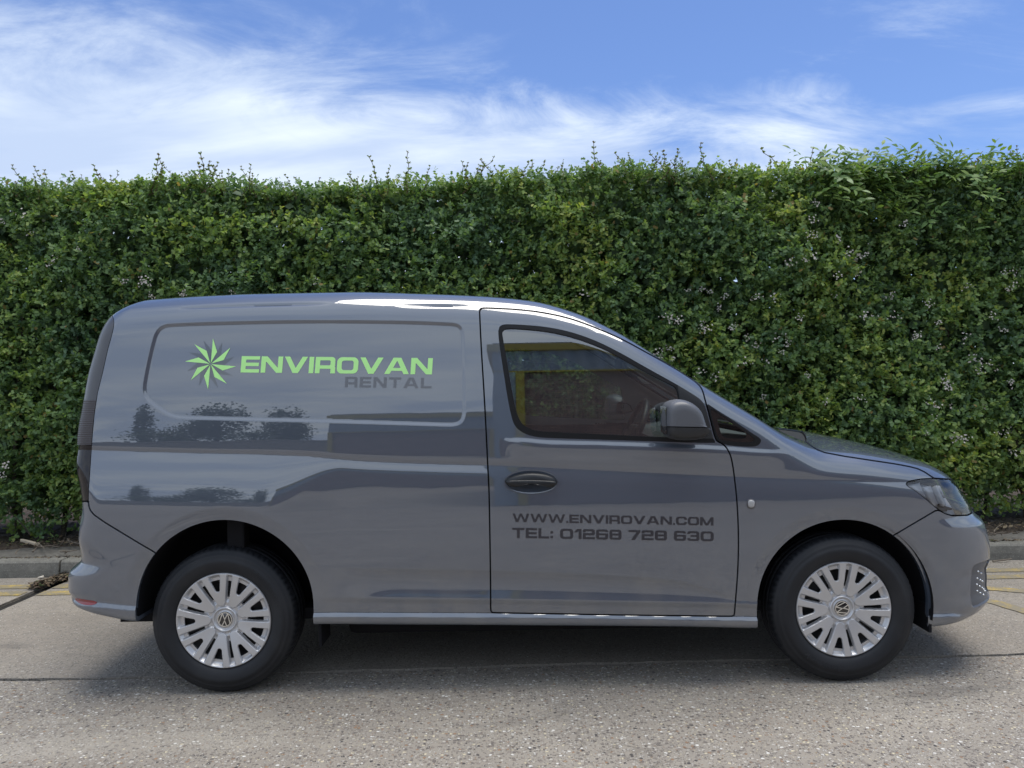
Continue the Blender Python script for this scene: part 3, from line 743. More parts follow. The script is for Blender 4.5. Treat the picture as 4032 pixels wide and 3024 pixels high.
# headlight insides, plus an added piece for the sheen on the lens
for h, mir in ((heads[0], False), (heads[1], True)):
    V, T, N = region(NEAR if not mir else FAR, ['headlight_lens'], 0.0, 0.075, mir); vpart('lamp_housing', V, T, 'lamp_shell', N, h)
    for nm, pts, mt, dep in (('lamp_strip', [(3640, 1914), (3672, 1908), (3683, 1940), (3702, 1988), (3686, 1994), (3664, 1962)], 'reflector', 0.014),
                         ('lamp_strip', [(3690, 1907), (3699, 1905), (3718, 1950), (3738, 1990), (3727, 1995), (3706, 1952)], 'reflector', 0.016),
                         ('lamp_strip', [(3703, 1905), (3710, 1904), (3728, 1945), (3722, 1948)], 'reflector', 0.018),
                         ('lens_sheen', [(3584, 1907), (3634, 1898), (3646, 1930), (3664, 1966), (3652, 1960), (3612, 1929)], 'pale_sheen', 0.022),  # added pale solid imitating sky mirrored in the lens
                         ('lamp_bezel', [(3712, 2003), (3756, 2003), (3750, 2017), (3724, 2016)], 'steel_grey', 0.030),
                         ('lamp_bezel', [(3730, 1984), (3790, 1996), (3788, 2004), (3740, 1999)], 'steel_grey', 0.045),
                         ('lamp_bezel', [(3738, 1947), (3752, 1945), (3755, 1956), (3742, 1958)], 'steel_grey', 0.035)):
        V, T = pillow(pts, ((1.0, -dep - 0.02), (1.0, -dep), (0.8, -dep + 0.004)))
        if mir: V[:, 1] = 2 * YC - V[:, 1]; T = T[:, ::-1]
        vpart(nm, V, T, mt, None, h, smooth=False)
# chrome dots in the lower air inlet, standing in for light through its holes
_sp = [(zx * 0.3015 + 3732, zy * 0.3015 + 2000) for zx, zy in ((497, 790), (512, 806), (414, 838), (453, 857), (481, 874), (498, 893), (403, 922), (442, 941), (470, 962), (490, 981), (398, 1004), (436, 1027), (468, 1046), (489, 1066), (503, 1083), (402, 1089), (442, 1111), (484, 1132), (526, 1151))]
ins_obj = [o for o in van.children_recursive if o.name.startswith('bumper_insert')][0]
_sv, _sq = lathe_np([(0.0001, -0.006), (0.0035, -0.0045), (0.005, 0.0), (0.005, 0.006)], 8)
_glint = mesh_np('inlet_glint', _sv, _sq); _glint.materials.append(M['chrome'])
for (u, v) in _sp:
    p, n = surf(np.array([u]), np.array([v])); p = p[0] - n[0] * 0.007; n = n[0]
    o = link('inlet_glint', _glint, None, ins_obj); o.location = Vector(p - VOFF)
    o.rotation_euler = Vector(-n).to_track_quat('Y', 'Z').to_euler()
# side repeater lamp
_c = np.array([(2942, 1975), (2945, 1968), (2953, 1966), (2964, 1966), (2971, 1970), (2973, 1980), (2972, 1993), (2967, 2000), (2956, 2002), (2946, 1999), (2942, 1990)], float)
V, T = pillow(_c, ((1.08, -0.001), (1.06, 0.003), (0.9, 0.0035))); rep = vpart('side_indicator', V, T, 'steel_grey')
V, T = pillow(_c, ((0.86, 0.002), (0.82, 0.0065), (0.55, 0.009))); vpart('lens', V, T, 'clear', None, rep)
# door handle: bar over the bowl
_h = chaikin([(1986, 1888), (2012, 1875), (2052, 1863), (2094, 1859), (2140, 1863), (2178, 1875), (2196, 1891), (2192, 1908), (2174, 1917), (2152, 1915), (2130, 1907), (2092, 1905), (2058, 1907), (2038, 1915), (2014, 1917), (1992, 1905)], 2)
V, T = pillow(_h, ((0.97, -0.030), (1.0, 0.004), (0.97, 0.018), (0.86, 0.026), (0.55, 0.030)), yl=True); hd = vpart('door_handle', V, T, 'handle', None, doors[0])
_h2 = chaikin([(1990, 1889), (2040, 1887), (2092, 1886.5), (2150, 1888), (2193, 1892), (2190, 1906), (2172, 1914), (2152, 1911), (2130, 1903), (2092, 1901), (2058, 1903), (2036, 1911), (2014, 1913), (1994, 1903)], 2)
V, T = pillow(_h2, ((1.0, 0.008), (0.99, 0.028), (0.93, 0.036), (0.7, 0.038)), yl=True); vpart('grip', V, T, 'handle', None, hd)
W = V.copy(); W[:, 1] = 2 * YC - W[:, 1]; vpart('door_handle', W, T[:, ::-1], 'plastic', None, doors[1])
# ---- door mirror: housing lofted outwards from the door, flattened at the rear where the glass sits
_mo = chaikin([(2610, 1640), (2611, 1600), (2622, 1584), (2646, 1573), (2676, 1571), (2706, 1580), (2738, 1601), (2754, 1627), (2764, 1660), (2770, 1680), (2786, 1684), (2789, 1697), (2778, 1716), (2745, 1728), (2686, 1732), (2636, 1728), (2615, 1715), (2610, 1682)], 2)
_mx, _mz = unp(_mo[:, 0], _mo[:, 1], -0.11)
_mp = np.stack([_mx, _mz], 1); _mc = np.array([_mp[:, 0].mean() - 0.01, _mp[:, 1].mean()])
def mirror_mesh():
    secs = [(-0.213, 0.48, 0.0), (-0.211, 0.70, 0.0), (-0.203, 0.84, 0.0), (-0.188, 0.93, 0.0), (-0.160, 0.985, 0.0), (-0.110, 1.0, 0.0), (-0.070, 0.98, 0.0), (-0.035, 0.90, 0.004), (-0.010, 0.74, 0.010), (0.010, 0.50, 0.020), (0.045, 0.36, 0.036)]
    n = len(_mp); V = []; T = []
    for y, s, dx in secs:
        q = _mc + (_mp - _mc) * np.array([1 - (1 - s) * 0.9, s]); q = q + np.array([dx, 0])
        V.append(np.stack([q[:, 0], np.full(n, y), q[:, 1]], 1))
    V = np.concatenate(V); k = len(secs)
    for i in range(k - 1):
        for j in range(n):
            a, b = i * n + j, i * n + (j + 1) % n; T += [(a, b, b + n), (a, b + n, a + n)]
    V = np.concatenate([V, V[:n].mean(0)[None]])
    for j in range(n): T.append(((j + 1) % n, j, len(V) - 1))
    T = np.array(T)
    N = vnormals(V, T)
    if N[-1, 1] > 0: T = T[:, ::-1]; N = -N
    return V, T, N
mV, mT, mN = mirror_mesh()
_u, _v = proj(mV)
_s = _v - (1680 + (_u - 2610) * 0.02)                        # seam between painted cap and foot
q = cut(mV, mT, _s - 2, _s, mN); mV, mT, _s, mN = q[0], q[1], q[3], q[4]
q = cut(mV, mT, _s + 2, _s, mN); mV, mT, _s, mN = q[0], q[1], q[3], q[4]
_cs = _s[mT].mean(1)
for mir in (False, True):
    d = doors[1] if mir else doors[0]
    mo = None
    for nm, sel, mt, ins in (('door_mirror', _cs < -2, 'mirror_grey', 0.0), ('mirror_foot', _cs > 2, 'plastic', 0.0), ('seam', np.abs(_cs) < 2, 'gap', 0.004)):
        V, T, N = compact(mV, mT[sel], mN); V = V - N * ins
        if not ins: V, T, N = flange(V, T, N, 0.006)
        if mir: V = V.copy(); V[:, 1] = 2 * YC - V[:, 1]; N = N.copy(); N[:, 1] *= -1; T = T[:, ::-1]
        o = vpart(nm, V, T, mt, N, mo or d if mo is None or True else d)
        if mo is None: mo = o
    # looking glass on the rear face
    gx = _mx.min() + 0.0025; bmx = bmesh.new()
    ys = (-0.175, -0.045); zs = (_mz.min() + 0.03, _mz.max() - 0.03)
    vv = [bmx.verts.new((gx, (y if not mir else 2 * YC - y) - YC, z)) for y, z in ((ys[0], zs[0]), (ys[1], zs[0]), (ys[1], zs[1]), (ys[0], zs[1]))]
    bmx.faces.new(vv); bm_obj('mirror_glass', bmx, M['chrome'], mo)

# ---- lettering (flat vinyl on the panels)
def _bx(x0, x1, y0, y1): return lambda x, y: np.maximum(np.abs(x - (x0 + x1) / 2) - (x1 - x0) / 2, np.abs(y - (y0 + y1) / 2) - (y1 - y0) / 2)
def _rb(x0, x1, y0, y1, r):
    def f(x, y):
        dx = np.abs(x - (x0 + x1) / 2) - (x1 - x0) / 2 + r; dy = np.abs(y - (y0 + y1) / 2) - (y1 - y0) / 2 + r
        return np.hypot(np.maximum(dx, 0), np.maximum(dy, 0)) + np.minimum(np.maximum(dx, dy), 0) - r
    return f
def _st(x0, y0, x1, y1, w, lo=0.0, hi=1.0):
    def f(x, y):
        c = x0 + (x1 - x0) * (y - y0) / (y1 - y0); k = 1 / math.hypot(1, (x1 - x0) / (y1 - y0))
        return np.maximum((np.abs(x - c) - w / 2) * k, np.maximum(lo - y, y - hi))
    return f
def _un(*fs): return lambda x, y: np.minimum.reduce([f(x, y) for f in fs])
def _sub(a, b): return lambda x, y: np.maximum(a(x, y), -b(x, y))
def _and(a, b): return lambda x, y: np.maximum(a(x, y), b(x, y))
def glyph(ch):
    s, b = 0.27, 0.205
    D = lambda f: _and(f, _rb(0, 1.12, 0, 1, 0.24))
    if ch == 'E': return 1.06, _un(_bx(0, s, 0, 1), _bx(0, 1.06, 0, b), _bx(0, 1.02, 0.5 - b / 2, 0.5 + b / 2), _bx(0, 1.06, 1 - b, 1))
    if ch == 'N': return 1.24, _un(_bx(0, s, 0, 1), _bx(1.24 - s, 1.24, 0, 1), _st(0.17, 1, 1.07, 0, 0.34))
    if ch == 'V': return 1.34, _un(_st(0.155, 1, 0.67, 0, 0.31), _st(1.185, 1, 0.67, 0, 0.31))
    if ch == 'I': return s, _bx(0, s, 0, 1)
    if ch == 'R': return 1.16, _un(_bx(0, s, 0, 1), _bx(0, 0.5, 0.28, 0.28 + b), _sub(_rb(-0.4, 1.14, 0.28, 1, 0.2), _rb(0, 1.14 - s, 0.28 + b, 1 - b, 0.07)) if False else _and(_sub(_rb(-0.4, 1.14, 0.28, 1, 0.2), _rb(-0.4, 1.14 - s, 0.28 + b, 1 - b, 0.08)), _bx(0, 2, 0, 1)), _rb(1.14 - s, 1.14, -0.3, 0.42, 0.1) if False else _and(_rb(1.16 - s, 1.16, -0.4, 0.43, 0.1), _bx(0, 2, 0, 1)))
    if ch in 'O0': return 1.22, _sub(_rb(0, 1.22, 0, 1, 0.3), _rb(s, 1.22 - s, b, 1 - b, 0.14))
    if ch == 'A': return 1.42, _un(_st(0.155, 0, 0.64, 1, 0.31), _st(1.265, 0, 0.78, 1, 0.31), _bx(0.36, 1.06, 0.2, 0.2 + b * 0.85))
    if ch == 'T': return 1.14, _un(_bx(0, 1.14, 1 - b, 1), _bx(0.57 - s / 2, 0.57 + s / 2, 0, 1 - b + 0.01))
    if ch == 'L': return 1.0, _un(_bx(0, s, 0, 1), _bx(0, 1.0, 0, b))
    if ch == 'W': return 1.84, _un(_st(0.13, 1, 0.47, 0, 0.26), _st(0.92, 1, 0.50, 0, 0.24), _st(0.92, 1, 1.34, 0, 0.24), _st(1.71, 1, 1.37, 0, 0.26))
    if ch == 'M': return 1.46, _un(_bx(0, s, 0, 1), _bx(1.46 - s, 1.46, 0, 1), _st(0.16, 1, 0.73, 0, 0.28), _st(1.30, 1, 0.73, 0, 0.28))
    if ch == 'C': return 1.18, _sub(_sub(_rb(0, 1.18, 0, 1, 0.3), _rb(s, 1.18 - s, b, 1 - b, 0.14)), _bx(0.7, 1.4, 0.37, 0.63))
    if ch == 'H': return 1.2, _un(_bx(0, s, 0, 1), _bx(1.2 - s, 1.2, 0, 1), _bx(0, 1.2, 0.4, 0.6))
    if ch == 'K': return 1.16, _un(_bx(0, s, 0, 1), _st(0.2, 0.45, 0.98, 1, 0.36, 0.42, 1), _st(0.45, 0.6, 0.98, 0, 0.36, 0, 0.62))
    if ch == 'o': return 0.92, _sub(_rb(0, 0.92, 0, 0.72, 0.26), _rb(0.22, 0.70, 0.17, 0.55, 0.12))
    if ch == 'n': return 0.90, _un(_bx(0, 0.23, 0, 0.72), _and(_sub(_rb(0, 0.90, -0.5, 0.72, 0.22), _rb(0.23, 0.67, -0.5, 0.54, 0.1)), _bx(0, 2, 0, 1)))
    if ch == 'a': return 0.90, _un(_bx(0.67, 0.90, 0, 0.6), _sub(_rb(0, 0.90, 0, 0.44, 0.16), _rb(0.2, 0.67, 0.14, 0.31, 0.06)), _bx(0.08, 0.78, 0.57, 0.72))
    if ch == 'k': return 0.92, _un(_bx(0, 0.23, 0, 1), _st(0.2, 0.28, 0.72, 0.72, 0.3, 0.25, 0.72), _st(0.36, 0.46, 0.74, 0, 0.32, 0, 0.46))
    if ch == '.': return 0.22, _bx(0, 0.22, 0, 0.22)
    if ch == ':': return 0.24, _un(_bx(0, 0.24, 0.04, 0.28), _bx(0, 0.24, 0.5, 0.74))
    if ch == '1': return 0.66, _un(_bx(0.66 - s, 0.66, 0, 1), _st(0.10, 0.66, 0.42, 1, 0.34, 0.66, 1))
    if ch == '2': return 1.12, D(_un(_bx(0, 1.12, 1 - b, 1), _bx(1.12 - s, 1.12, 0.5, 1), _bx(0.1, 1.12, 0.40, 0.40 + b), _bx(0, s, 0, 0.5), _bx(0, 1.12, 0, b), _bx(0, s, 0.68, 1))) if False else _un(_and(_un(_bx(0, 1.12, 1 - b, 1), _bx(1.12 - s, 1.12, 0.5, 1), _bx(0, s, 0.68, 1), _bx(0, 1.12, 0.40, 0.40 + b)), _rb(0, 1.12, 0.40, 1, 0.18)), _bx(0, s, 0, 0.46), _bx(0, 1.12, 0, b))
    if ch == '3': return 1.12, D(_un(_bx(0, 1.12, 1 - b, 1), _bx(0, 1.12, 0, b), _bx(1.12 - s, 1.12, 0, 1), _bx(0.3, 1.12, 0.42, 0.42 + b * 0.9), _bx(0, s, 0.72, 1), _bx(0, s, 0, 0.28)))
    if ch == '6': return 1.12, D(_un(_bx(0, 1.12, 1 - b, 1), _bx(0, 1.12, 0, b), _bx(0, s, 0, 1), _bx(0, 1.12, 0.42, 0.42 + b * 0.9), _bx(1.12 - s, 1.12, 0, 0.5), _bx(1.12 - s, 1.12, 0.74, 1)))
    if ch == '8': return 1.12, D(_un(_bx(0, 1.12, 1 - b, 1), _bx(0, 1.12, 0, b), _bx(0, s, 0, 1), _bx(1.12 - s, 1.12, 0, 1), _bx(0, 1.12, 0.42, 0.42 + b * 0.9)))
    if ch == '7': return 1.10, _un(_bx(0, 1.10, 1 - b, 1), _st(0.95, 0.85, 0.42, 0, 0.33, 0, 0.86))
    return 0.42, None
def text_grid(txt, gap=0.13, res=0.028):
    """lettering in units of the capital height -> V2 (n,2), T, total width"""
    Vs, Ts, n, x0 = [], [], 0, 0.0
    for ch in txt:
        w, f = glyph(ch)
        if f is not None:
            nx = int((w + 0.08) / res) + 2; ny = int(1.08 / res) + 2
            X, Y = np.meshgrid(np.linspace(-0.04, w + 0.04, nx), np.linspace(-0.04, 1.04, ny))
            V = np.stack([X.ravel(), Y.ravel()], 1); i = (np.arange(ny - 1)[:, None] * nx + np.arange(nx - 1)[None]).ravel()
            T = np.concatenate([np.stack([i, i + 1, i + nx + 1], 1), np.stack([i, i + nx + 1, i + nx], 1)])
            s = f(V[:, 0], V[:, 1])
            V, T, s = cut(V, T, s)
            T = T[s[T].mean(1) < 0]
            V, T = compact(V, T)
            Vs.append(V + [x0, 0]); Ts.append(T + n); n += len(V)
        x0 += w + gap
    return np.concatenate(Vs), np.concatenate(Ts), x0 - gap
def decal(name, V2, T, quad, material, off=0.0012, rec=False, parent=None, label=None):
    """quad: photo pixels of the block's bottom-left, bottom-right, top-left, top-right; V2 in 0..1"""
    bl, br, tl, tr = [np.array(q, float) for q in quad]
    a, b = V2[:, :1], V2[:, 1:]
    q = (bl * (1 - a) + br * a) * (1 - b) + (tl * (1 - a) + tr * a) * b
    p, n = surf(q[:, 0], q[:, 1], off, rec)
    o = vpart(name, p, T, material, n, parent)
    N = vnormals(p, T)
    if N[:, 1].mean() > 0: o.data.flip_normals()
    if label: o['label'] = label
    return o
_dr = doors[0]
for txt, quad, mt, rec, par, lb, gp in (
        ('ENVIROVAN', ((944.5, 1465.5), (1700, 1473.5), (950, 1401), (1704, 1409)), 'green', True, van, 'large green name lettering on the cargo panel', 0.09),
        ('RENTAL', ((1355.7, 1524), (1698, 1528.5), (1358.5, 1482.5), (1699, 1487)), 'vinyl_grey', True, van, 'dark grey lettering under the green name', 0.22),
        ('WWW.ENVIROVAN.COM', ((2018.5, 2055), (2809, 2069.5), (2018, 2021.5), (2809.5, 2037)), 'vinyl_dark', False, _dr, 'dark web address on the door', 0.12),
        ('TEL: 01268 728 630', ((2017, 2118), (2810, 2131.5), (2017, 2078), (2810, 2093)), 'vinyl_dark', False, _dr, 'dark telephone number on the door', 0.12)):
    tw = text_grid(txt, gp)[2]; x0 = 0.0
    for word in txt.split(' '):
        V2, T2, ww = text_grid(word, gp)
        decal('lettering', (V2 + [x0, 0]) / [tw, 1.0], T2, quad, mt, 0.0012, rec, par, lb)
        x0 += ww + 0.42 + 2 * gp
# star emblem: eight green darts over eight grey ones
_ec = np.array([826.6, 1432.0])
def darts(a0, mt, off, lb, rl):
    Vs, Ts = [], []; n = 0
    for k in range(8):
        a = a0 + k * math.pi / 4
        p0 = np.array([0, 0.0]); p1 = rl * np.array([math.cos(a), -math.sin(a)]); p2 = rl * 0.535 * np.array([math.cos(a - 0.40), -math.sin(a - 0.40)])
        g = 3.0
        q = np.stack([p0 + (p1 + p2) / rl * 2.0, p1, p2]) + _ec
        Vs.append(q); Ts.append((n, n + 1, n + 2)); n += 3
    q = np.concatenate(Vs)
    p, nn = surf(q[:, 0], q[:, 1], off, True)
    o = vpart('emblem', p, np.array(Ts), mt, None, van, smooth=False); o['label'] = lb
    if vnormals(p, np.array(Ts))[:, 1].mean() > 0: o.data.flip_normals()
darts(math.radians(62), 'vinyl_shade', 0.0008, 'grey points of the star emblem', 97)
darts(math.radians(84.5), 'green', 0.0016, 'green eight-pointed star emblem', 101)

# ---- wheels
RT = 0.3293; RH = 0.2145
def tyre_mod(r, y, a):
    k = np.arange(len(a))
    notch = (k % 4 == 0)
    for ring in TY_SH: r[ring] = r[ring] - np.where(notch, 0.0055, 0.0)
    return r, y
_tp = [(0.212, 0.020), (0.219, 0.012), (0.226, 0.006), (0.234, 0.002), (0.245, -0.002), (0.262, -0.005), (0.276, -0.005), (0.277, -0.0035), (0.288, -0.002), (0.297, 0.001), (0.2985, 0.004), (0.308, 0.008), (0.316, 0.015), (0.3215, 0.024), (0.3245, 0.034), (0.3262, 0.048), (0.3265, 0.056), (0.3195, 0.058), (0.3195, 0.064), (0.3268, 0.066), (0.3270, 0.098), (0.3200, 0.100), (0.3200, 0.106), (0.3270, 0.108), (0.3268, 0.142), (0.3195, 0.144), (0.3195, 0.150), (0.3262, 0.152), (0.3245, 0.172), (0.3215, 0.184), (0.312, 0.196), (0.295, 0.204), (0.27, 0.208), (0.24, 0.206), (0.215, 0.198), (0.208, 0.19)]
_tp = [(r * (1.0 + 0.0075 * min(max((r - 0.24) / 0.06, 0), 1)), y) for r, y in _tp]
TY_SH = [13, 14, 15]
_V, _Q = lathe_np(_tp, 288, mod=tyre_mod)
TYRE_ME = mesh_np('tyre', _V, _Q); TYRE_ME.materials.append(M['tyre'])
def side_text(txt, a_start, hgt, r0):
    V2, T2, tw = text_grid(txt, 0.16, 0.06)
    ang = a_start - V2[:, 0] * hgt / r0; rr = r0 - hgt / 2 + V2[:, 1] * hgt
    yy = np.interp(rr, [q[0] for q in _tp[:14]], [q[1] for q in _tp[:14]]) - 0.0012
    V = np.stack([rr * np.cos(ang), yy, rr * np.sin(ang)], 1); N = vnormals(V, T2)
    if N[:, 1].mean() > 0: T2 = T2[:, ::-1]; N = -N
    V, T2, N = flange(V, T2, N, 0.0015)
    return mesh_np('sidewall_lettering', V, T2, N)
TXT_ME = side_text('Hankook', R(58), 0.026, 0.262); TXT_ME.materials.append(M['tyre'])
def cap_mesh():
    nr, na = 92, 468
    rr = np.concatenate([np.linspace(0.012, 1.0, nr)]); aa = np.arange(na + 1) * 2 * math.pi / na
    r, a = np.meshgrid(rr, aa, indexing='ij')
    pitch = 2 * math.pi / 9
    def fields(r, a):
        al = (a + pitch / 2) % pitch - pitch / 2
        t = np.abs(r * np.sin(al)); q = r * np.cos(al)
        W = 0.080 + (q - 0.31) * 0.322                     # outer edge of a forked spoke
        s_sp = np.maximum((t - W) * 0.95, 0.285 - q + np.maximum(t - 0.03, 0) * 0.9)
        Wf = 0.047 + (q - 0.66) * 0.265                    # inner fork slot
        e = np.hypot(t, np.minimum(q - 0.655, 0) * 1.0)
        s_fk = np.where(q < 0.655, e - 0.046, (t - Wf) * 0.95)
        return al, t, q, s_sp, s_fk
    al, t, q, s_sp, s_fk = fields(r, a)
    hole_f = np.maximum(s_fk, r - 0.845)
    tb = np.abs(r * np.sin((a + pitch) % pitch - pitch / 2))
    hole_b = np.maximum(np.maximum(-s_sp + 0.014, r - 0.825), 0.47 - r)
    hole = np.minimum(hole_f, hole_b)
    # relief: hub dish, spokes proud of the rim bowl
    ysp = 0.027 - 0.019 * np.clip((r - 0.30) / 0.67, 0, 1) - 0.003 * np.sin(np.clip((r - 0.30) / 0.67, 0, 1) * math.pi)
    y = ysp + 0.017 * sstep(0.985, 0.90, r) * sstep(0.30, 0.44, r) + 0.006 * sstep(0.985, 1.0, r)
    sp = sstep(0.012, -0.010, np.maximum(s_sp, -s_fk)) * sstep(0.99, 0.975, r)
    y = y + (ysp - y) * sp
    y = y + (0.0335 - y) * sstep(0.40, 0.30, r) * (1 - sp)
    y = np.where(r < 0.285, 0.0335, y)
    y = y - 0.0085 * sstep(0.275, 0.25, r) * sstep(0.20, 0.235, r)
    y = y - 0.003 * sstep(0.188, 0.175, r)
    V = np.stack([r * RH * np.cos(a), y, r * RH * np.sin(a)], -1).reshape(-1, 3)
    s = hole.reshape(-1)
    i = (np.arange(nr - 1)[:, None] * (na + 1) + np.arange(na)[None]).ravel()
    T = np.concatenate([np.stack([i, i + 1, i + na + 2], 1), np.stack([i, i + na + 2, i + na + 1], 1)])
    V, T, s = cut(V, T, s)
    T = T[s[T].mean(1) > 0]
    V, T = compact(V, T)
    N = vnormals(V, T)
    if N[:, 1].mean() > 0: T = T[:, ::-1]; N = -N
    V, T, N = flange(V, T, N, 0.010)
    return mesh_np('wheel_cover', V, T, N)
CAP_ME = cap_mesh(); CAP_ME.materials.append(M['cap'])
_V, _Q = lathe_np([(0.02, 0.075), (0.075, 0.070), (0.085, 0.055), (0.13, 0.050), (0.155, 0.062), (0.185, 0.058), (0.200, 0.040), (0.212, 0.020), (0.2165, 0.0135), (0.218, 0.02)], 72); RIM_ME = mesh_np('steel_rim', _V, _Q); RIM_ME.materials.append(M['steel'])
_V, _Q = lathe_np([(0.002, 0.0), (0.010, 0.0), (0.012, 0.004), (0.012, 0.03)], 12); BOLT_ME = mesh_np('wheel_bolt', _V, _Q); BOLT_ME.materials.append(M['steel_grey'])
_V, _Q = lathe_np([(0.0005, 0.0), (0.0325, 0.0), (0.0345, 0.002), (0.0345, 0.006)], 48); BADGE_ME = mesh_np('badge_disc', _V, _Q); BADGE_ME.materials.append(M['gloss_black'])
def logo_mesh():
    n = 110; g = np.linspace(-1.05, 1.05, n); X, Y = np.meshgrid(g, g)
    def seg(x0, y0, x1, y1, w):
        ex, ey = x1 - x0, y1 - y0; t = np.clip(((X - x0) * ex + (Y - y0) * ey) / (ex * ex + ey * ey), 0, 1)
        return np.hypot(X - x0 - t * ex, Y - y0 - t * ey) - w
    r = np.hypot(X, Y)
    ring = np.abs(r - 0.93) - 0.055
    w = 0.062
    st = np.minimum.reduce([seg(-0.34, 0.9, 0, 0.16, w), seg(0.34, 0.9, 0, 0.16, w), seg(-0.76, 0.52, -0.36, -0.82, w), seg(0.76, 0.52, 0.36, -0.82, w), seg(-0.36, -0.82, 0, 0.0, w), seg(0.36, -0.82, 0, 0.0, w)])
    s = np.minimum(ring, np.maximum(st, r - 0.93)).ravel()
    V = np.stack([X.ravel() * 0.033, np.zeros(n * n), Y.ravel() * 0.033], 1)
    i = (np.arange(n - 1)[:, None] * n + np.arange(n - 1)[None]).ravel()
    T = np.concatenate([np.stack([i, i + 1, i + n + 1], 1), np.stack([i, i + n + 1, i + n], 1)])
    V, T, s = cut(V, T, s); T = T[s[T].mean(1) < 0]; V, T = compact(V, T)
    N = vnormals(V, T)
    if N[:, 1].mean() > 0: T = T[:, ::-1]; N = -N
    V, T, N = flange(V, T, N, 0.001)
    return mesh_np('badge_mark', V, T, N)
LOGO_ME = logo_mesh(); LOGO_ME.materials.append(M['chrome'])
_V, _Q = lathe_np([(0.07, 0.085), (0.14, 0.085), (0.14, 0.105), (0.07, 0.105)], 48); DISC_ME = mesh_np('brake_disc', _V, _Q); DISC_ME.materials.append(M['steel_grey'])
for wx, far, rot, logo in ((RX, False, R(101 - 90 + 90), R(176)), (FX, False, R(102), R(-80)), (RX, True, R(20), 0.3), (FX, True, R(50), 1.3)):
    w = empty('wheel'); w.parent = van
    w.location = (wx, (0.012 if not far else 2 * YC - 0.012) - YC, RT - 0.001)
    if far: w.rotation_euler = (0, 0, math.pi)
    ty = link('tyre', TYRE_ME, None, w); tl = link('sidewall_lettering', TXT_ME, None, ty); tl.rotation_euler = (0, 0 if wx == RX else 2.6, 0)
    cp = link('wheel_cover', CAP_ME, None, w); cp.rotation_euler = (0, -rot, 0)
    rim = link('steel_rim', RIM_ME, None, w)
    for k in range(5):
        b = link('wheel_bolt', BOLT_ME, None, rim); a = k * 2 * math.pi / 5 + 0.4; b.location = (0.085 * math.cos(a), 0.045, 0.085 * math.sin(a))
    link('brake_disc', DISC_ME, None, w)
    bd = link('badge', BADGE_ME, None, cp); bd.location = (0, 0.0285, 0); bd.rotation_euler = (0, rot - logo, 0)
    lg = link('badge_mark', LOGO_ME, None, bd); lg.location = (0, -0.0012, 0)
# wheel housings, floor
for cx, cz, r in ((ARX, ARZ, ARR), (AFX, AFZ, AFR)):
    for far in (False, True):
        a = np.linspace(R(-10), R(187), 40); V = []; T = []
        ys = (0.005, 0.06, 0.30)
        for y in ys:
            V += [(cx + (r + 0.012) * math.cos(t), (y if not far else 2 * YC - y), cz + (r + 0.012) * math.sin(t)) for t in a]
        n = len(a)
        for k in range(2):
            for j in range(n - 1): T += [(k * n + j, k * n + j + 1, (k + 1) * n + j + 1), (k * n + j, (k + 1) * n + j + 1, (k + 1) * n + j)]
        V.append((cx, (ys[2] if not far else 2 * YC - ys[2]), cz))
        for j in range(n - 1): T.append((2 * n + j, 2 * n + j + 1, len(V) - 1))
        vpart('wheel_housing', np.array(V), np.array(T), 'liner')
bm = bmesh.new(); box_bm(bm, -1.85, 2.05, 0.16 - YC, YC - 0.16, 0.29, 0.34); bm_obj('floor_pan', bm, M['liner'], van)
bm = bmesh.new(); box_bm(bm, -0.80, 1.0, 0.22 - YC, YC - 0.22, 0.19, 0.288); bm_obj('underbody_blocker', bm, M['liner'], van, bevel=0.03)  # added box that keeps the ground under the van dark
_V, _Q = tube_arrays(np.array([(-1.3, 0.2, 0.30), (-1.3, YC, 0.24), (-1.3, 2 * YC - 0.2, 0.30)]), 0.045, 10); vpart('rear_axle', _V, _Q, 'liner')
for x, y0, y1, z0, z1, nm in ((-0.885, 0.03, 0.20, 0.20, 0.32, 'mud_flap'), (1.865, 0.03, 0.2, 0.215, 0.34, 'mud_flap')):
    bm = bmesh.new(); box_bm(bm, x - 0.006, x + 0.006, y0 - YC, y1 - YC, z0, z1); bm_obj(nm, bm, M['liner'], van)
bm = bmesh.new(); box_bm(bm, -1.31, -1.23, 0.06 - YC, 0.14 - YC, 0.62, 0.79); bm_obj('bump_stop', bm, M['liner'], van, bevel=0.01)
# ---- cab interior
def inner(names, sel, part, material):
    A = region(FAR, names, 0.0, 0.03, False, sel); B = region(FAR, names, 0.0, 0.03, True, lambda c: sel(c))
    for V, T, N in ((join(A, B),) if part == 'headliner' else (A, B)): vpart(part, V, T[:, ::-1], material, -N)
inner(['body_shell', 'door', 'gap', 'window_seal', 'mirror_sail'], lambda c: (c[:, 0] > -0.36) & (c[:, 0] < 1.5) & (c[:, 2] > 1.10), 'headliner', 'trim_light')
inner(['body_shell', 'door', 'gap', 'side_sill', 'window_seal', 'cowl', 'bonnet'], lambda c: (c[:, 0] > -0.36) & (c[:, 0] < 0.98) & (c[:, 2] <= 1.10) & (c[:, 2] > 0.42), 'door_trim', 'trim_dark')
bm = bmesh.new(); box_bm(bm, -0.36, -0.33, 0.17 - YC, YC - 0.17, 0.34, 1.66); bm_obj('bulkhead', bm, M['trim_dark'], van)
bm = bmesh.new()
_pr = [(0.80, 0.84), (0.74, 0.90), (0.74, 1.00), (0.82, 1.09), (1.00, 1.12), (1.18, 1.10), (1.30, 1.06), (1.30, 0.84)]
_a = [bm.verts.new((x, 0.13 - YC, z)) for x, z in _pr]; _b = [bm.verts.new((x, YC - 0.13, z)) for x, z in _pr]
bm.faces.new(_a); bm.faces.new(_b[::-1])
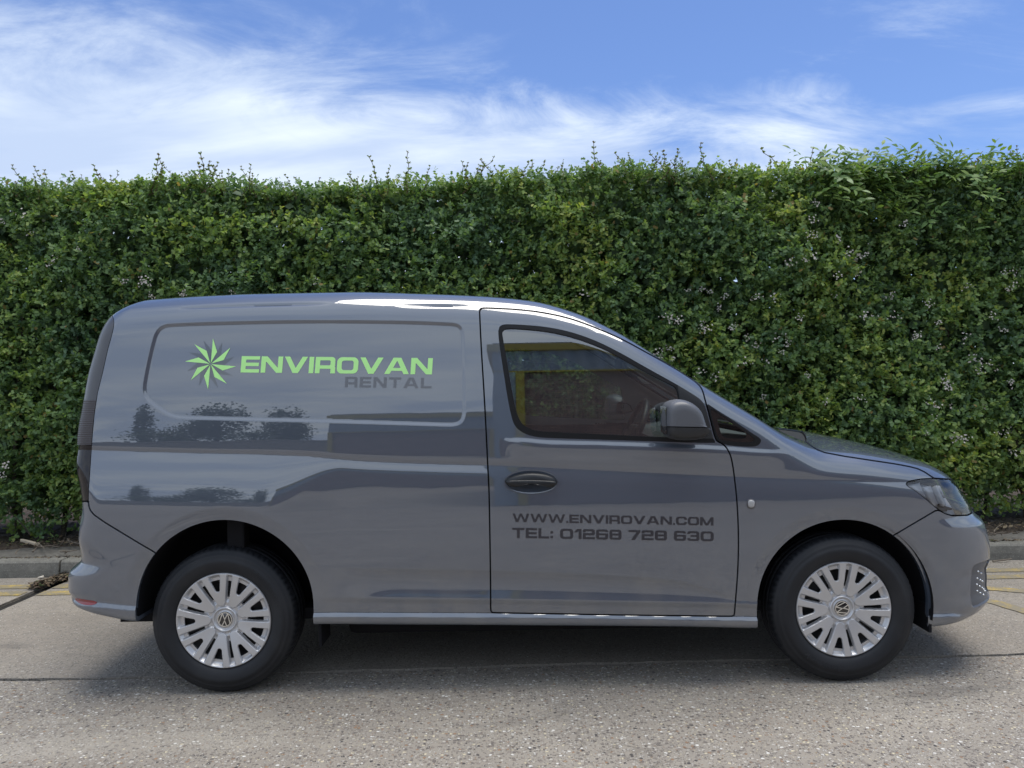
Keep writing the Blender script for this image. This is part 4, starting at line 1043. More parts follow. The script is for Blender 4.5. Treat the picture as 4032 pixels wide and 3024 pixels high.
for i in range(len(_pr)): bm.faces.new([_a[i], _b[i], _b[(i + 1) % len(_pr)], _a[(i + 1) % len(_pr)]])
dash = bm_obj('dashboard', bm, M['dash'], van, bevel=0.02)
# steering wheel
sw = empty('steering_wheel'); sw.parent = van; sw.location = (0.60, 0.47 - YC, 1.10); sw.rotation_euler = (0, R(-66), 0)
_a = np.linspace(0, 2 * math.pi, 41); _V, _Q = tube_arrays(np.stack([0.185 * np.cos(_a), 0.185 * np.sin(_a), 0 * _a], 1), 0.016, 10); link('rim', mesh_np('rim', _V, _Q), M['plastic'], sw)
bm = bmesh.new(); box_bm(bm, -0.06, 0.06, -0.07, 0.07, -0.03, 0.015); bm_obj('hub', bm, M['plastic'], sw, bevel=0.015)
bm = bmesh.new(); box_bm(bm, -0.02, 0.02, -0.18, -0.072, -0.012, 0.004); bm_obj('spoke', bm, M['plastic'], sw); bm = bmesh.new(); box_bm(bm, -0.02, 0.02, 0.072, 0.18, -0.012, 0.004); bm_obj('spoke', bm, M['plastic'], sw)
bm = bmesh.new(); box_bm(bm, -0.03, 0.03, -0.03, 0.03, -0.30, -0.035); bm_obj('column', bm, M['plastic'], sw)
# seats
for y in (0.48, 1.02, 1.42):
    s = empty('seat'); s.parent = van; s.location = (-0.02, y - YC, 0.55)
    bm = bmesh.new(); box_bm(bm, -0.20, 0.32, -0.22, 0.22, 0.0, 0.17); bm_obj('cushion', bm, M['seat'], s, True, 0.05, 3)
    bm = bmesh.new(); vv = box_bm(bm, -0.26, -0.13, -0.22, 0.22, 0.12, 0.72)
    bm_obj('backrest', bm, M['seat'], s, True, 0.05, 3)
    bm = bmesh.new(); box_bm(bm, -0.25, -0.15, -0.13, 0.13, 0.75, 0.93); bm_obj('headrest', bm, M['seat'], s, True, 0.04, 3)
# rear-view mirror hung from the windscreen, printed mark on the quarter pane
bm = bmesh.new(); box_bm(bm, 0.60, 0.63, YC - 0.12 - YC, YC + 0.12 - YC, 1.44, 1.51); bm_obj('rear_view_mirror', bm, M['plastic'], van, bevel=0.01)
# ---------------------------------------------------------------- ground, road slabs, kerb, verge
def mk_aggregate(name, fine=False):
    m = mat(name, (0.27, 0.255, 0.235), 0.85); t = NT(m); c = t.coord('Object')
    warp = t.n('ShaderNodeVectorMath', operation='ADD'); t.l(c, warp.inputs[0])
    nz = t.n('ShaderNodeTexNoise'); nz.inputs['Scale'].default_value = 35; t.l(c, nz.inputs['Vector'])
    sc = t.n('ShaderNodeVectorMath', operation='SCALE'); sc.inputs['Scale'].default_value = 0.012; t.l(nz.outputs['Color'], sc.inputs[0]); t.l(sc.outputs[0], warp.inputs[1])
    w = warp.outputs[0]
    patch = t.noise(c, 0.9, 6, 0.6); mid = t.noise(c, 6, 5, 0.6); fine_n = t.noise(c, 160, 3, 0.7)
    base = t.ramp(patch, [(0.25, (0.27, 0.238, 0.196)), (0.5, (0.37, 0.330, 0.275)), (0.75, (0.47, 0.425, 0.355))])
    base = t.mix(t.rng(mid, 0.35, 0.7, 0.0, 0.5), base, (0.33, 0.30, 0.26))
    base = t.mix(t.math('MULTIPLY', t.rng(fine_n, 0.35, 0.65), 0.55), t.mix(0.45, base, (0.17, 0.15, 0.13)), base)
    h = fine_n
    if not fine:
        for s, lo, amt in ((62, 0.34, 0.95), (120, 0.42, 0.75)):
            vr = t.n('ShaderNodeTexVoronoi', feature='F1'); vr.inputs['Scale'].default_value = s; t.l(w, vr.inputs['Vector'])
            cs = t.n('ShaderNodeSeparateColor'); t.l(vr.outputs['Color'], cs.inputs[0])
            stone = t.ramp(cs.outputs[0], [(0.0, (0.06, 0.055, 0.055)), (0.07, (0.16, 0.14, 0.125)), (0.26, (0.25, 0.215, 0.185)), (0.42, (0.36, 0.325, 0.28)), (0.58, (0.50, 0.465, 0.41)), (0.80, (0.30, 0.185, 0.11)), (0.85, (0.60, 0.53, 0.38)), (0.93, (0.72, 0.70, 0.65))], 'CONSTANT')
            mask = t.math('MULTIPLY', t.rng(vr.outputs['Distance'], 0.50, 0.34), t.rng(cs.outputs[1], lo, lo + 0.02))
            base = t.mix(t.math('MULTIPLY', mask, amt), base, stone)
            h = t.math('ADD', h, t.math('MULTIPLY', mask, 1.2))
    else:
        for s, lo in ((120, 0.74),):
            vr = t.n('ShaderNodeTexVoronoi', feature='F1'); vr.inputs['Scale'].default_value = s; t.l(w, vr.inputs['Vector'])
            cs = t.n('ShaderNodeSeparateColor'); t.l(vr.outputs['Color'], cs.inputs[0])
            stone = t.ramp(cs.outputs[0], [(0.0, (0.08, 0.075, 0.07)), (0.3, (0.16, 0.14, 0.12)), (0.6, (0.30, 0.27, 0.24)), (0.85, (0.55, 0.53, 0.49))], 'CONSTANT')
            base = t.mix(t.math('MULTIPLY', t.rng(vr.outputs['Distance'], 0.5, 0.34), t.rng(cs.outputs[1], lo, lo + 0.02)), base, stone)
        # tamped and brushed diagonally when it was laid
        c2 = t.coord('Object', (1, 1, 1), (0, 0, R(38)))
        wv = t.n('ShaderNodeTexWave', bands_direction='X'); wv.inputs['Scale'].default_value = 7; wv.inputs['Distortion'].default_value = 14; wv.inputs['Detail'].default_value = 4; wv.inputs['Detail Scale'].default_value = 3; t.l(c2, wv.inputs[0])
        base = t.mix(t.math('MULTIPLY', t.rng(wv.outputs[1], 0.5, 0.05), 0.28), base, (0.12, 0.115, 0.105))
        h = t.math('ADD', h, t.math('MULTIPLY', wv.outputs[1], 0.7))
    # oil and tyre stains with their own shapes
    st = t.rng(t.noise(t.coord('Object', (0.5, 1.6, 1), (0, 0, 0.1)), 1.6, 5, 0.65, 0.6), 0.56, 0.74)
    base = t.mix(t.math('MULTIPLY', st, 0.45), base, (0.09, 0.085, 0.08))
    # dark blotches, old drips and a few hairline cracks
    bl = t.rng(t.noise(c, 3.4, 6, 0.7, 0.3), 0.60, 0.72); base = t.mix(t.math('MULTIPLY', bl, 0.20), base, (0.11, 0.10, 0.085))
    pale = t.rng(t.noise(t.coord('Object', (0.35, 1.2, 1), loc=(7, 3, 0)), 1.3, 5, 0.6), 0.55, 0.75); base = t.mix(t.math('MULTIPLY', pale, 0.35), base, (0.52, 0.475, 0.40))
    cv = t.n('ShaderNodeTexVoronoi', feature='DISTANCE_TO_EDGE'); cv.inputs['Scale'].default_value = 0.42
    wn = t.n('ShaderNodeTexNoise'); wn.inputs['Scale'].default_value = 2.2; wn.inputs['Detail'].default_value = 8; t.l(c, wn.inputs['Vector'])
    wa = t.n('ShaderNodeVectorMath', operation='ADD'); t.l(c, wa.inputs[0]); ws = t.n('ShaderNodeVectorMath', operation='SCALE'); ws.inputs['Scale'].default_value = 0.7; t.l(wn.outputs['Color'], ws.inputs[0]); t.l(ws.outputs[0], wa.inputs[1]); t.l(wa.outputs[0], cv.inputs['Vector'])
    ck = t.math('MULTIPLY', t.rng(cv.outputs['Distance'], 0.0035, 0.001), t.rng(t.noise(c, 0.7, 3), 0.5, 0.62)); base = t.mix(t.math('MULTIPLY', ck, 0.30), base, (0.07, 0.06, 0.05))
    t.set('Base Color', base); t.set('Roughness', t.rng(fine_n, 0.3, 0.7, 0.72, 0.95))
    t.l(t.bump(h, 0.8, 0.0045), t.b.inputs['Normal'])
    return m
M['aggregate'] = mk_aggregate('exposed_aggregate'); M['brushed'] = mk_aggregate('brushed_concrete', True)
def simple_noise_mat(name, c1, c2, scale, bump=0.3, bd=0.01, rough=0.9, c3=None, s3=60):
    m = mat(name, c1, rough); t = NT(m); c = t.coord('Object')
    n = t.noise(c, scale, 7, 0.62); n2 = t.noise(c, scale * 9, 4, 0.6)
    col = t.mix(t.rng(n, 0.3, 0.7), c1, c2)
    col = t.mix(t.math('MULTIPLY', t.rng(n2, 0.4, 0.62), 0.5), col, tuple(a * 0.55 for a in c1))
    if c3: col = t.mix(t.rng(t.noise(c, s3, 3), 0.60, 0.72), col, c3)
    t.set('Base Color', col); t.l(t.bump(t.math('ADD', n, n2), bump, bd), t.b.inputs['Normal'])
    return m
M['soil'] = simple_noise_mat('soil', (0.060, 0.046, 0.035), (0.11, 0.085, 0.062), 6, 0.8, 0.03, 0.95, (0.16, 0.12, 0.08), 80)
M['joint'] = simple_noise_mat('joint_filler', (0.013, 0.012, 0.011), (0.03, 0.027, 0.023), 14, 0.6, 0.01)
M['kerb'] = simple_noise_mat('kerb_concrete', (0.235, 0.225, 0.195), (0.165, 0.160, 0.140), 5, 0.5, 0.006, 0.92, (0.36, 0.35, 0.31), 150)
M['edging'] = simple_noise_mat('edging_concrete', (0.125, 0.115, 0.098), (0.19, 0.178, 0.155), 4, 0.5, 0.008, 0.92)
def flat(name, pts, material, z=0.0, thick=0.0, parent=None, sub=0):
    bm = bmesh.new(); vs = [bm.verts.new((x, y, z)) for x, y in pts]; f = bm.faces.new(vs)
    if f.normal.z < 0: bmesh.ops.reverse_faces(bm, faces=[f])
    bm.normal_update()
    if f.normal.z < 0: f.normal_flip()
    if thick:
        r = bmesh.ops.extrude_face_region(bm, geom=[f]); vv = [g for g in r['geom'] if isinstance(g, bmesh.types.BMVert)]
        bmesh.ops.translate(bm, verts=vv, vec=(0, 0, -thick))
    return bm_obj(name, bm, material, parent)
ground = flat('ground', [(-900, -900), (900, -900), (900, 900), (-900, 900)], M['joint'], -0.035); tag(ground, kind='structure')
road = flat('road', [(-60, -9.7), (60, -9.7), (60, 2.284), (-60, 2.284)], M['joint'], -0.018); tag(road, kind='structure')
# slabs: the long joint runs under the van; edges are broken and uneven
random.seed(4)
def jointline(x, side):
    y = float(np.interp(x, [-60, -2.5, -1.6, -1.0, 0.33, 1.88, 2.5, 60], [0.28, 0.244, 0.222, 0.262, 0.313, 0.322, 0.336, 0.40]))
    return y + side * (0.015 + 0.004 * math.sin(x * 7.1 + side) + 0.0035 * math.sin(x * 17.3 + 2 * side) + 0.003 * math.sin(x * 41.0))
def slab(x0, x1, y0, y1, edge0, edge1, material):
    n = max(8, int((x1 - x0) / 0.06)) if (x1 - x0) < 16 else 60
    xs = np.linspace(x0, x1, n + 1)
    lo = [(x, edge0(x) if edge0 else y0) for x in xs]; hi = [(x, edge1(x) if edge1 else y1) for x in xs[::-1]]
    return flat('slab', lo + hi, material, 0.0, 0.03, road)
_tx = [-21.0, -15.0, -9.2, -3.30, 3.0 + 5.9, 14.8, 21.0]                      # cross joints
def xj(k, y): return _tx[k] + (0.035 * math.sin(y * 3.0 + k) if abs(_tx[k]) < 9 else 0)
for k in range(len(_tx) - 1):
    slab(_tx[k] + 0.012, _tx[k + 1] - 0.012, -9.6, 0, None, lambda x: jointline(x, -1), M['aggregate'])
for k in range(len(_tx) - 1):
    g0 = 0.045 if k == 3 else 0.015; g1 = 0.045 if k == 2 else 0.015
    slab(_tx[k] + g0, _tx[k + 1] - g1, 0, 2.28, lambda x: jointline(x, 1), None, M['brushed'])
for x0, x1 in ((-60, -21.02), (21.02, 60)): slab(x0, x1, -9.6, 2.28, None, None, M['brushed'])
# worn yellow lines
def mk_yellow():
    m = mat('worn_yellow', (0.42, 0.32, 0.07), 0.8); t = NT(m); c = t.coord('Object')
    wear = t.rng(t.math('ADD', t.noise(c, 11, 6, 0.7), t.math('MULTIPLY', t.noise(c, 90, 3), 0.5)), 0.55, 0.80)
    col = t.mix(t.rng(t.noise(c, 3, 5), 0.3, 0.7), (0.50, 0.36, 0.085), (0.36, 0.265, 0.085))
    t.set('Base Color', t.mix(t.math('MULTIPLY', wear, 0.85), col, (0.20, 0.185, 0.155)))
    t.l(t.bump(t.noise(c, 160, 3), 0.5, 0.003), t.b.inputs['Normal'])
    return m
M['yellow'] = mk_yellow()
def stripe(pts, w):
    pts = np.array(pts, float); d = np.gradient(pts, axis=0); n = np.stack([-d[:, 1], d[:, 0]], 1); n /= np.linalg.norm(n, axis=1)[:, None]
    j = np.random.default_rng(5).uniform(-0.006, 0.006, (len(pts), 2))
    a = pts + n * (w / 2 + j[:, :1]); b = pts - n * (w / 2 + j[:, 1:])
    o = flat('painted_line', [tuple(p) for p in a] + [tuple(p) for p in b[::-1]], M['yellow'], 0.004)
    return tag(o, kind='structure')
for yy in (1.990, 1.808):
    for xa_, xb_ in ((-20.9, -3.36), (-3.25, 20.9)): stripe([(x, yy + 0.012 * math.sin(x * 1.3)) for x in np.linspace(xa_, xb_, 160)], 0.105)
for pp in ([(3870, 2315), (3920, 2318), (3970, 2321), (4031, 2327)], [(3884, 2363), (3930, 2374), (3980, 2388), (4031, 2404)]):
    g = np.array([ung(u, v, 0.004) for u, v in pp], float); d = g[-1] - g[-2]; d0 = g[0] - g[1]; g = np.concatenate([g[:1] + d0 * 9, g[:1] + d0 * 4, g, g[-1:] + d * 2, g[-1:] + d * 5])
    stripe(g, 0.10)
# kerb of separate stones, concrete edging and soil behind it
kerb = empty('kerb', (0, 2.34, 0)); tag(kerb, kind='structure')
_kx = -3.39 - 0.915 * 7
for k in range(19):
    x0 = _kx + 0.915 * k + 0.006; x1 = x0 + 0.903
    bm = bmesh.new(); h = 0.120 + random.uniform(-0.003, 0.003)
    pr = [(2.285, -0.03), (2.285, 0.05), (2.292, h - 0.016), (2.306, h), (2.410, h), (2.410, -0.03)]
    a = [bm.verts.new((x0, y - 2.34, z)) for y, z in pr]; b = [bm.verts.new((x1, y - 2.34, z)) for y, z in pr]
    bm.faces.new(a); bm.faces.new(b[::-1])
    for i in range(len(pr)): bm.faces.new([a[i], b[i], b[(i + 1) % len(pr)], a[(i + 1) % len(pr)]])
    o = bm_obj('kerbstone', bm, M['kerb'], kerb, bevel=0.006)
for s in (-1, 1):
    bm = bmesh.new(); x0, x1 = (-60, _kx) if s < 0 else (_kx + 0.915 * 19, 60)
    box_bm(bm, x0, x1, 2.285 - 2.34, 2.41 - 2.34, -0.03, 0.12); bm_obj('kerbstone', bm, M['kerb'], kerb)
edg = flat('edging', [(-60, 2.416), (60, 2.416), (60, 2.86), (-60, 2.86)], M['edging'], 0.112, 0.1); tag(edg, kind='structure')
def soil_sheet():
    nx, ny = 420, 40; xs = np.linspace(-7, 7, nx); ys = np.linspace(2.62, 5.2, ny)
    X, Y = np.meshgrid(xs, ys); rg = np.random.default_rng(2)
    Z = 0.085 + 0.055 * sstep(2.62, 3.0, Y) + 0.02 * np.sin(X * 3.1 + Y) * np.sin(Y * 5 + X * 1.7) + rg.normal(0, 0.008, X.shape) - 0.03 * sstep(2.75, 2.62, Y) + 0.03 * np.sin(X * 2.3) * sstep(2.9, 2.65, Y)
    i = (np.arange(ny - 1)[:, None] * nx + np.arange(nx - 1)[None]).ravel()
    return mesh_np('verge', np.stack([X, Y, Z], -1).reshape(-1, 3), np.stack([i, i + 1, i + nx + 1, i + nx], 1))
verge = link('verge', soil_sheet(), M['soil']); tag(verge, kind='structure')
_v2 = flat('field', [(-60, 5.1), (60, 5.1), (60, 300), (-60, 300)], simple_noise_mat('grass_far', (0.05, 0.085, 0.03), (0.08, 0.12, 0.045), 0.4), 0.05); tag(_v2, kind='structure')
_v3 = flat('yard', [(-300, -300), (300, -300), (300, -9.75), (-300, -9.75)], M['brushed'], -0.01); tag(_v3, kind='structure')
# ---- litter along the kerb
rg = np.random.default_rng(11)
def litter_mesh(n, fx):
    Vs = []; T = []
    for k in range(n):
        x, y, z, s = fx()
        a = rg.uniform(0, 6.28); tilt = rg.uniform(-0.5, 0.5, 2); L = s; Wd = s * rg.uniform(0.3, 0.7)
        q = np.array([(-L, 0, 0), (0, -Wd, 0.15 * s), (L, 0, 0.1 * s), (0, Wd, 0.2 * s)]); c, sn = math.cos(a), math.sin(a)
        q = np.stack([q[:, 0] * c - q[:, 1] * sn, q[:, 0] * sn + q[:, 1] * c, q[:, 2] + tilt[0] * q[:, 0] + tilt[1] * q[:, 1]], 1)
        b = len(Vs) * 4; Vs.append(q + [x, y, z]); T += [(b, b + 1, b + 2), (b, b + 2, b + 3)]
    return np.concatenate(Vs), np.array(T)
def mk_litter(name, stops):
    m = mat(name, (0.1, 0.08, 0.05), 0.9); t = NT(m); g = t.n('ShaderNodeNewGeometry')
    t.set('Base Color', t.ramp(g.outputs['Random Per Island'], stops, 'CONSTANT')); return m
M['litter'] = mk_litter('leaf_litter', [(0.0, (0.035, 0.027, 0.02)), (0.3, (0.08, 0.055, 0.035)), (0.55, (0.14, 0.10, 0.06)), (0.8, (0.20, 0.16, 0.10)), (0.95, (0.06, 0.09, 0.03))])
def f1():
    x = rg.uniform(-5.5, 5.5); y = 2.95 + abs(rg.normal(0, 0.25)) - 0.25; y = min(max(y, 2.55), 3.6); return x, y, 0.135 + rg.uniform(0, 0.03), rg.uniform(0.008, 0.022)
V, T = litter_mesh(5200, f1); o = link('leaf_litter', mesh_np('leaf_litter', V, T, smooth=False), M['litter']); tag(o, 'dead leaves and bark scattered over the soil under the hedge', 'leaf litter', kind='stuff')
def f2():
    t = rg.uniform(0, 1); x, y = (float(a) for a in ung(130 + 150 * t, 2318 - 48 * t + rg.normal(0, 5))); return x + rg.normal(0, 0.02), min(y, 2.27) + rg.normal(0, 0.01), 0.008 + abs(rg.normal(0, 0.012)), rg.uniform(0.008, 0.02)
V, T = litter_mesh(900, f2); o = link('debris', mesh_np('debris', V, T, smooth=False), M['litter']); tag(o, 'dark heap of rotted leaves in the gutter behind the van', 'debris', kind='stuff')
def f3(): return rg.uniform(-5, 5), 2.412 + rg.normal(0, 0.018), 0.118 + rg.uniform(0, 0.006), rg.uniform(0.006, 0.016)
V, T = litter_mesh(2600, f3); o = link('kerb_debris', mesh_np('kerb_debris', V, T, smooth=False), M['litter']); tag(o, 'dark crumbs of leaf and soil in the joint behind the kerb', 'debris', kind='stuff')
M['twig'] = simple_noise_mat('twig_bark', (0.16, 0.13, 0.10), (0.26, 0.22, 0.17), 20, 0.4, 0.004)
_tw = [((690, 640), (775, 560), (830, 440), (865, 320)), ((640, 655), (720, 640), (790, 585)), ((785, 555), (840, 590), (885, 620)), ((880, 400), (920, 470), (925, 500)), ((930, 430), (990, 465), (1040, 490)), ((530, 470), (560, 520), (590, 560)), ((430, 560), (480, 520), (700, 515)), ((60, 640), (160, 605), (250, 565))]
for k, pts in enumerate(_tw):
    pp = []
    for i, (zx, zy) in enumerate(pts):
        u, v = zx * 0.3014, 2000 + zy * 0.3014
        if k in (0, 3): y = 2.80; x, z = [float(a) for a in unp(u, v, y)] ; z = max(z, 0.125)
        else: x, y = [float(a) for a in ung(u, v, 0.15)]; z = 0.142 + 0.012 * i; y = min(max(y, 2.45), 3.2)
        pp.append((x, y, z))
    V, Q = tube_arrays(pp, np.linspace(0.006, 0.003, len(pp)), 5)
    o = link('twig', mesh_np('twig', V, Q), M['twig']); tag(o, 'thin dry twig on the soil behind the tail of the van', 'twig', 'dry twigs on the verge')
_tw2 = [((530, 290), (560, 410), (620, 400)), ((600, 300), (640, 265), (720, 230)), ((800, 370), (860, 395), (990, 410)), ((850, 320), (920, 340), (990, 350)), ((700, 440), (780, 420), (850, 415)), ((870, 420), (900, 445), (925, 465)), ((740, 400), (745, 380), (750, 350)), ((780, 430), (880, 412), (985, 405))]
for k, pts in enumerate(_tw2):
    pp = []
    for i, (zx, zy) in enumerate(pts):
        u, v = 3732 + zx * 0.3015, 2000 + zy * 0.3015
        x, y = [float(a) for a in ung(u, v, 0.15)]; pp.append((x, min(max(y, 2.5), 3.4), 0.143 + 0.012 * i))
    V, Q = tube_arrays(pp, np.linspace(0.006, 0.003, len(pp)), 5)
    o = link('twig', mesh_np('twig', V, Q), M['twig']); tag(o, 'thin bare twig on the verge beyond the front bumper', 'twig', 'bare twigs by the front of the van')
# pale wooden stick lying on the verge at the left
x0, y0 = [float(a) for a in ung(33, 2147, 0.155)]; x1, y1 = [float(a) for a in ung(103, 2157, 0.155)]
bm = bmesh.new(); L = math.hypot(x1 - x0, y1 - y0); box_bm(bm, 0, L, -0.012, 0.012, -0.006, 0.018)
o = bm_obj('wooden_stick', bm, mat('pale_wood', (0.55, 0.46, 0.34), 0.7), bevel=0.005, seg=2); o.location = (x0, max(y0, 2.9), 0.158); o.rotation_euler = (0, R(4), math.atan2(y1 - y0, x1 - x0)); tag(o, 'pale flat wooden stick lying on the soil at the left edge', 'stick')
for k, (zx, zy, s) in enumerate(((550, 902, 0.018), (508, 905, 0.012))):
    x, y = [float(a) for a in ung(zx * 0.3014, 2000 + zy * 0.3014, 0.01)]
    bm = bmesh.new(); bmesh.ops.create_icosphere(bm, subdivisions=2, radius=s)
    for v in bm.verts: v.co *= 1 + 0.25 * math.sin(v.co.x * 230 + v.co.y * 170 + k); v.co.z *= 0.6
    o = bm_obj('pebble', bm, mat('pale_stone', (0.55, 0.50, 0.42), 0.8), None, True); o.location = (x, min(y, 2.262), s * 0.5); tag(o, ('larger' if k == 0 else 'smaller') + ' pale pebble against the kerb by the dark joint', 'pebble')
x, y = [float(a) for a in ung(3945, 2204, 0.01)]
V, Q = tube_arrays([(x - 0.10, y - 0.05, 0.012), (x, y - 0.04, 0.018), (x + 0.06, y - 0.02, 0.02)], [0.006, 0.006, 0.004], 6); o = link('twig', mesh_np('twig', V, Q), M['twig']); tag(o, 'short pale twig in the gutter beyond the front bumper', 'twig')
# ---------------------------------------------------------------- hawthorn hedge
rh = np.random.default_rng(23)
class VNoise:
    def __init__(s, seed): s.g = np.random.default_rng(seed).uniform(-1, 1, (256, 256))
    def __call__(s, x, y):
        xi = np.floor(x).astype(int); yi = np.floor(y).astype(int); fx = x - xi; fy = y - yi
        fx = fx * fx * (3 - 2 * fx); fy = fy * fy * (3 - 2 * fy); g = s.g
        a = g[xi % 256, yi % 256]; b = g[(xi + 1) % 256, yi % 256]; c = g[xi % 256, (yi + 1) % 256]; d = g[(xi + 1) % 256, (yi + 1) % 256]
        return (a * (1 - fx) + b * fx) * (1 - fy) + (c * (1 - fx) + d * fx) * fy
vn1, vn2, vn3 = VNoise(1), VNoise(2), VNoise(3)
def hedge_top(x): return 3.06 + 0.03 * np.sin(x * 0.9) + 0.055 * vn1(x * 1.1 + 40, x * 0 + 3) + 0.03 * sstep(2.2, 3.6, x)
def hedge_face(x, z):
    y = 2.92 + 0.10 * vn1(x * 0.9 + 9, z * 1.0 + 5) + 0.085 * vn2(x * 2.3 + 7, z * 2.6) + 0.05 * vn3(x * 5.5, z * 6.5)
    y = y + 0.12 * sstep(0.70, 0.2, z) + 0.10 * sstep(-0.35, 0.0, z - hedge_top(x)) + 0.03 * (z - 1.5)
    return y
hedge = empty('hedge', (0, 3.4, 0.1)); tag(hedge, 'tall clipped hawthorn hedge with white blossom behind the van', 'hedge')
HO = np.array([0, 3.4, 0.1])
LEAF = np.array([(0.0, 0.0, 0.0), (0.34, 0.30, 0.05), (0.20, 0.52, -0.01), (0.30, 0.80, 0.05), (0.0, 1.0, -0.04), (-0.30, 0.80, 0.05), (-0.20, 0.52, -0.01), (-0.34, 0.30, 0.05)])
LEAF_T = np.array([(0, 1, 2), (0, 2, 6), (0, 6, 7), (2, 3, 4), (2, 4, 6), (6, 4, 5)])
BIG = np.array([(0.0, 0.0, 0.0), (0.17, 0.35, 0.05), (0.13, 0.70, 0.03), (0.0, 1.0, -0.06), (-0.13, 0.70, 0.03), (-0.17, 0.35, 0.05)]); BIG_T = np.array([(0, 1, 5), (1, 2, 4), (1, 4, 5), (2, 3, 4)])
QUADL = np.array([(0.0, 0.0, 0), (0.36, 0.5, 0.05), (0.0, 1.0, 0), (-0.36, 0.5, 0.05)]); QUAD_T = np.array([(0, 1, 2), (0, 2, 3)])
def leaves(P, D, Nn, S, tone, shape, tris):
    """P base points, D direction of the blade, Nn rough face normal, S length, tone 0..1"""
    D = D / (np.linalg.norm(D, axis=1)[:, None] + 1e-9)
    B = np.cross(D, Nn); B /= np.linalg.norm(B, axis=1)[:, None] + 1e-9
    K = np.cross(B, D)
    V = P[:, None] + S[:, None, None] * (shape[None, :, 0, None] * B[:, None] + shape[None, :, 1, None] * D[:, None] + shape[None, :, 2, None] * K[:, None])
    n = len(P); m = len(shape)
    T = (np.arange(n)[:, None, None] * m + tris[None]).reshape(-1, 3)
    return V.reshape(-1, 3), T, np.repeat(tone, m)
def leaf_obj(name, parts, material, parent, origin):
    Vs, Ts, Cs, n = [], [], [], 0
    for V, T, c in parts: Vs.append(V); Ts.append(T + n); Cs.append(c); n += len(V)
    V = np.concatenate(Vs) - origin; T = np.concatenate(Ts); C = np.concatenate(Cs)
    me = mesh_np(name, V, T, smooth=False)
    a = me.attributes.new('tone', 'FLOAT', 'POINT'); a.data.foreach_set('value', C.astype(np.float32))
    return link(name, me, material, parent)
def mk_leaf(name, stops, trans=0.28, rough=0.42):
    m = mat(name, (0.06, 0.10, 0.03), rough, spec=0.35); t = NT(m)
    at = t.n('ShaderNodeAttribute'); at.attribute_name = 'tone'
    col = t.ramp(at.outputs['Fac'], stops); t.set('Base Color', col)
    tr = t.n('ShaderNodeBsdfTranslucent'); t.l(t.mix(1.0, col, (1.25, 1.35, 0.55), 'MULTIPLY'), tr.inputs[0])
    mx = t.n('ShaderNodeMixShader'); mx.inputs[0].default_value = trans
    t.l(t.b.outputs[0], mx.inputs[1]); t.l(tr.outputs[0], mx.inputs[2]); t.l(mx.outputs[0], t.out.inputs[0])
    return m
M['leaf'] = mk_leaf('hawthorn_leaf', [(0.0, (0.090, 0.160, 0.105)), (0.3, (0.135, 0.225, 0.120)), (0.55, (0.19, 0.295, 0.120)), (0.78, (0.28, 0.38, 0.12)), (0.93, (0.40, 0.46, 0.13)), (1.0, (0.34, 0.25, 0.10))], 0.42, 0.5)
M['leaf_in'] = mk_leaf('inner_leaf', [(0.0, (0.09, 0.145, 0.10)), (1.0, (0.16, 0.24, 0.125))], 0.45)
M['shoot_leaf'] = mk_leaf('shoot_leaf', [(0.0, (0.14, 0.23, 0.08)), (0.5, (0.22, 0.29, 0.09)), (0.8, (0.20, 0.15, 0.085)), (1.0, (0.17, 0.10, 0.08))], 0.3)
M['elder_leaf'] = mk_leaf('elder_leaf', [(0.0, (0.12, 0.21, 0.08)), (0.6, (0.18, 0.29, 0.09)), (1.0, (0.27, 0.37, 0.10))], 0.3)
M['bark'] = simple_noise_mat('hedge_bark', (0.055, 0.045, 0.035), (0.11, 0.095, 0.075), 14, 0.6, 0.01)
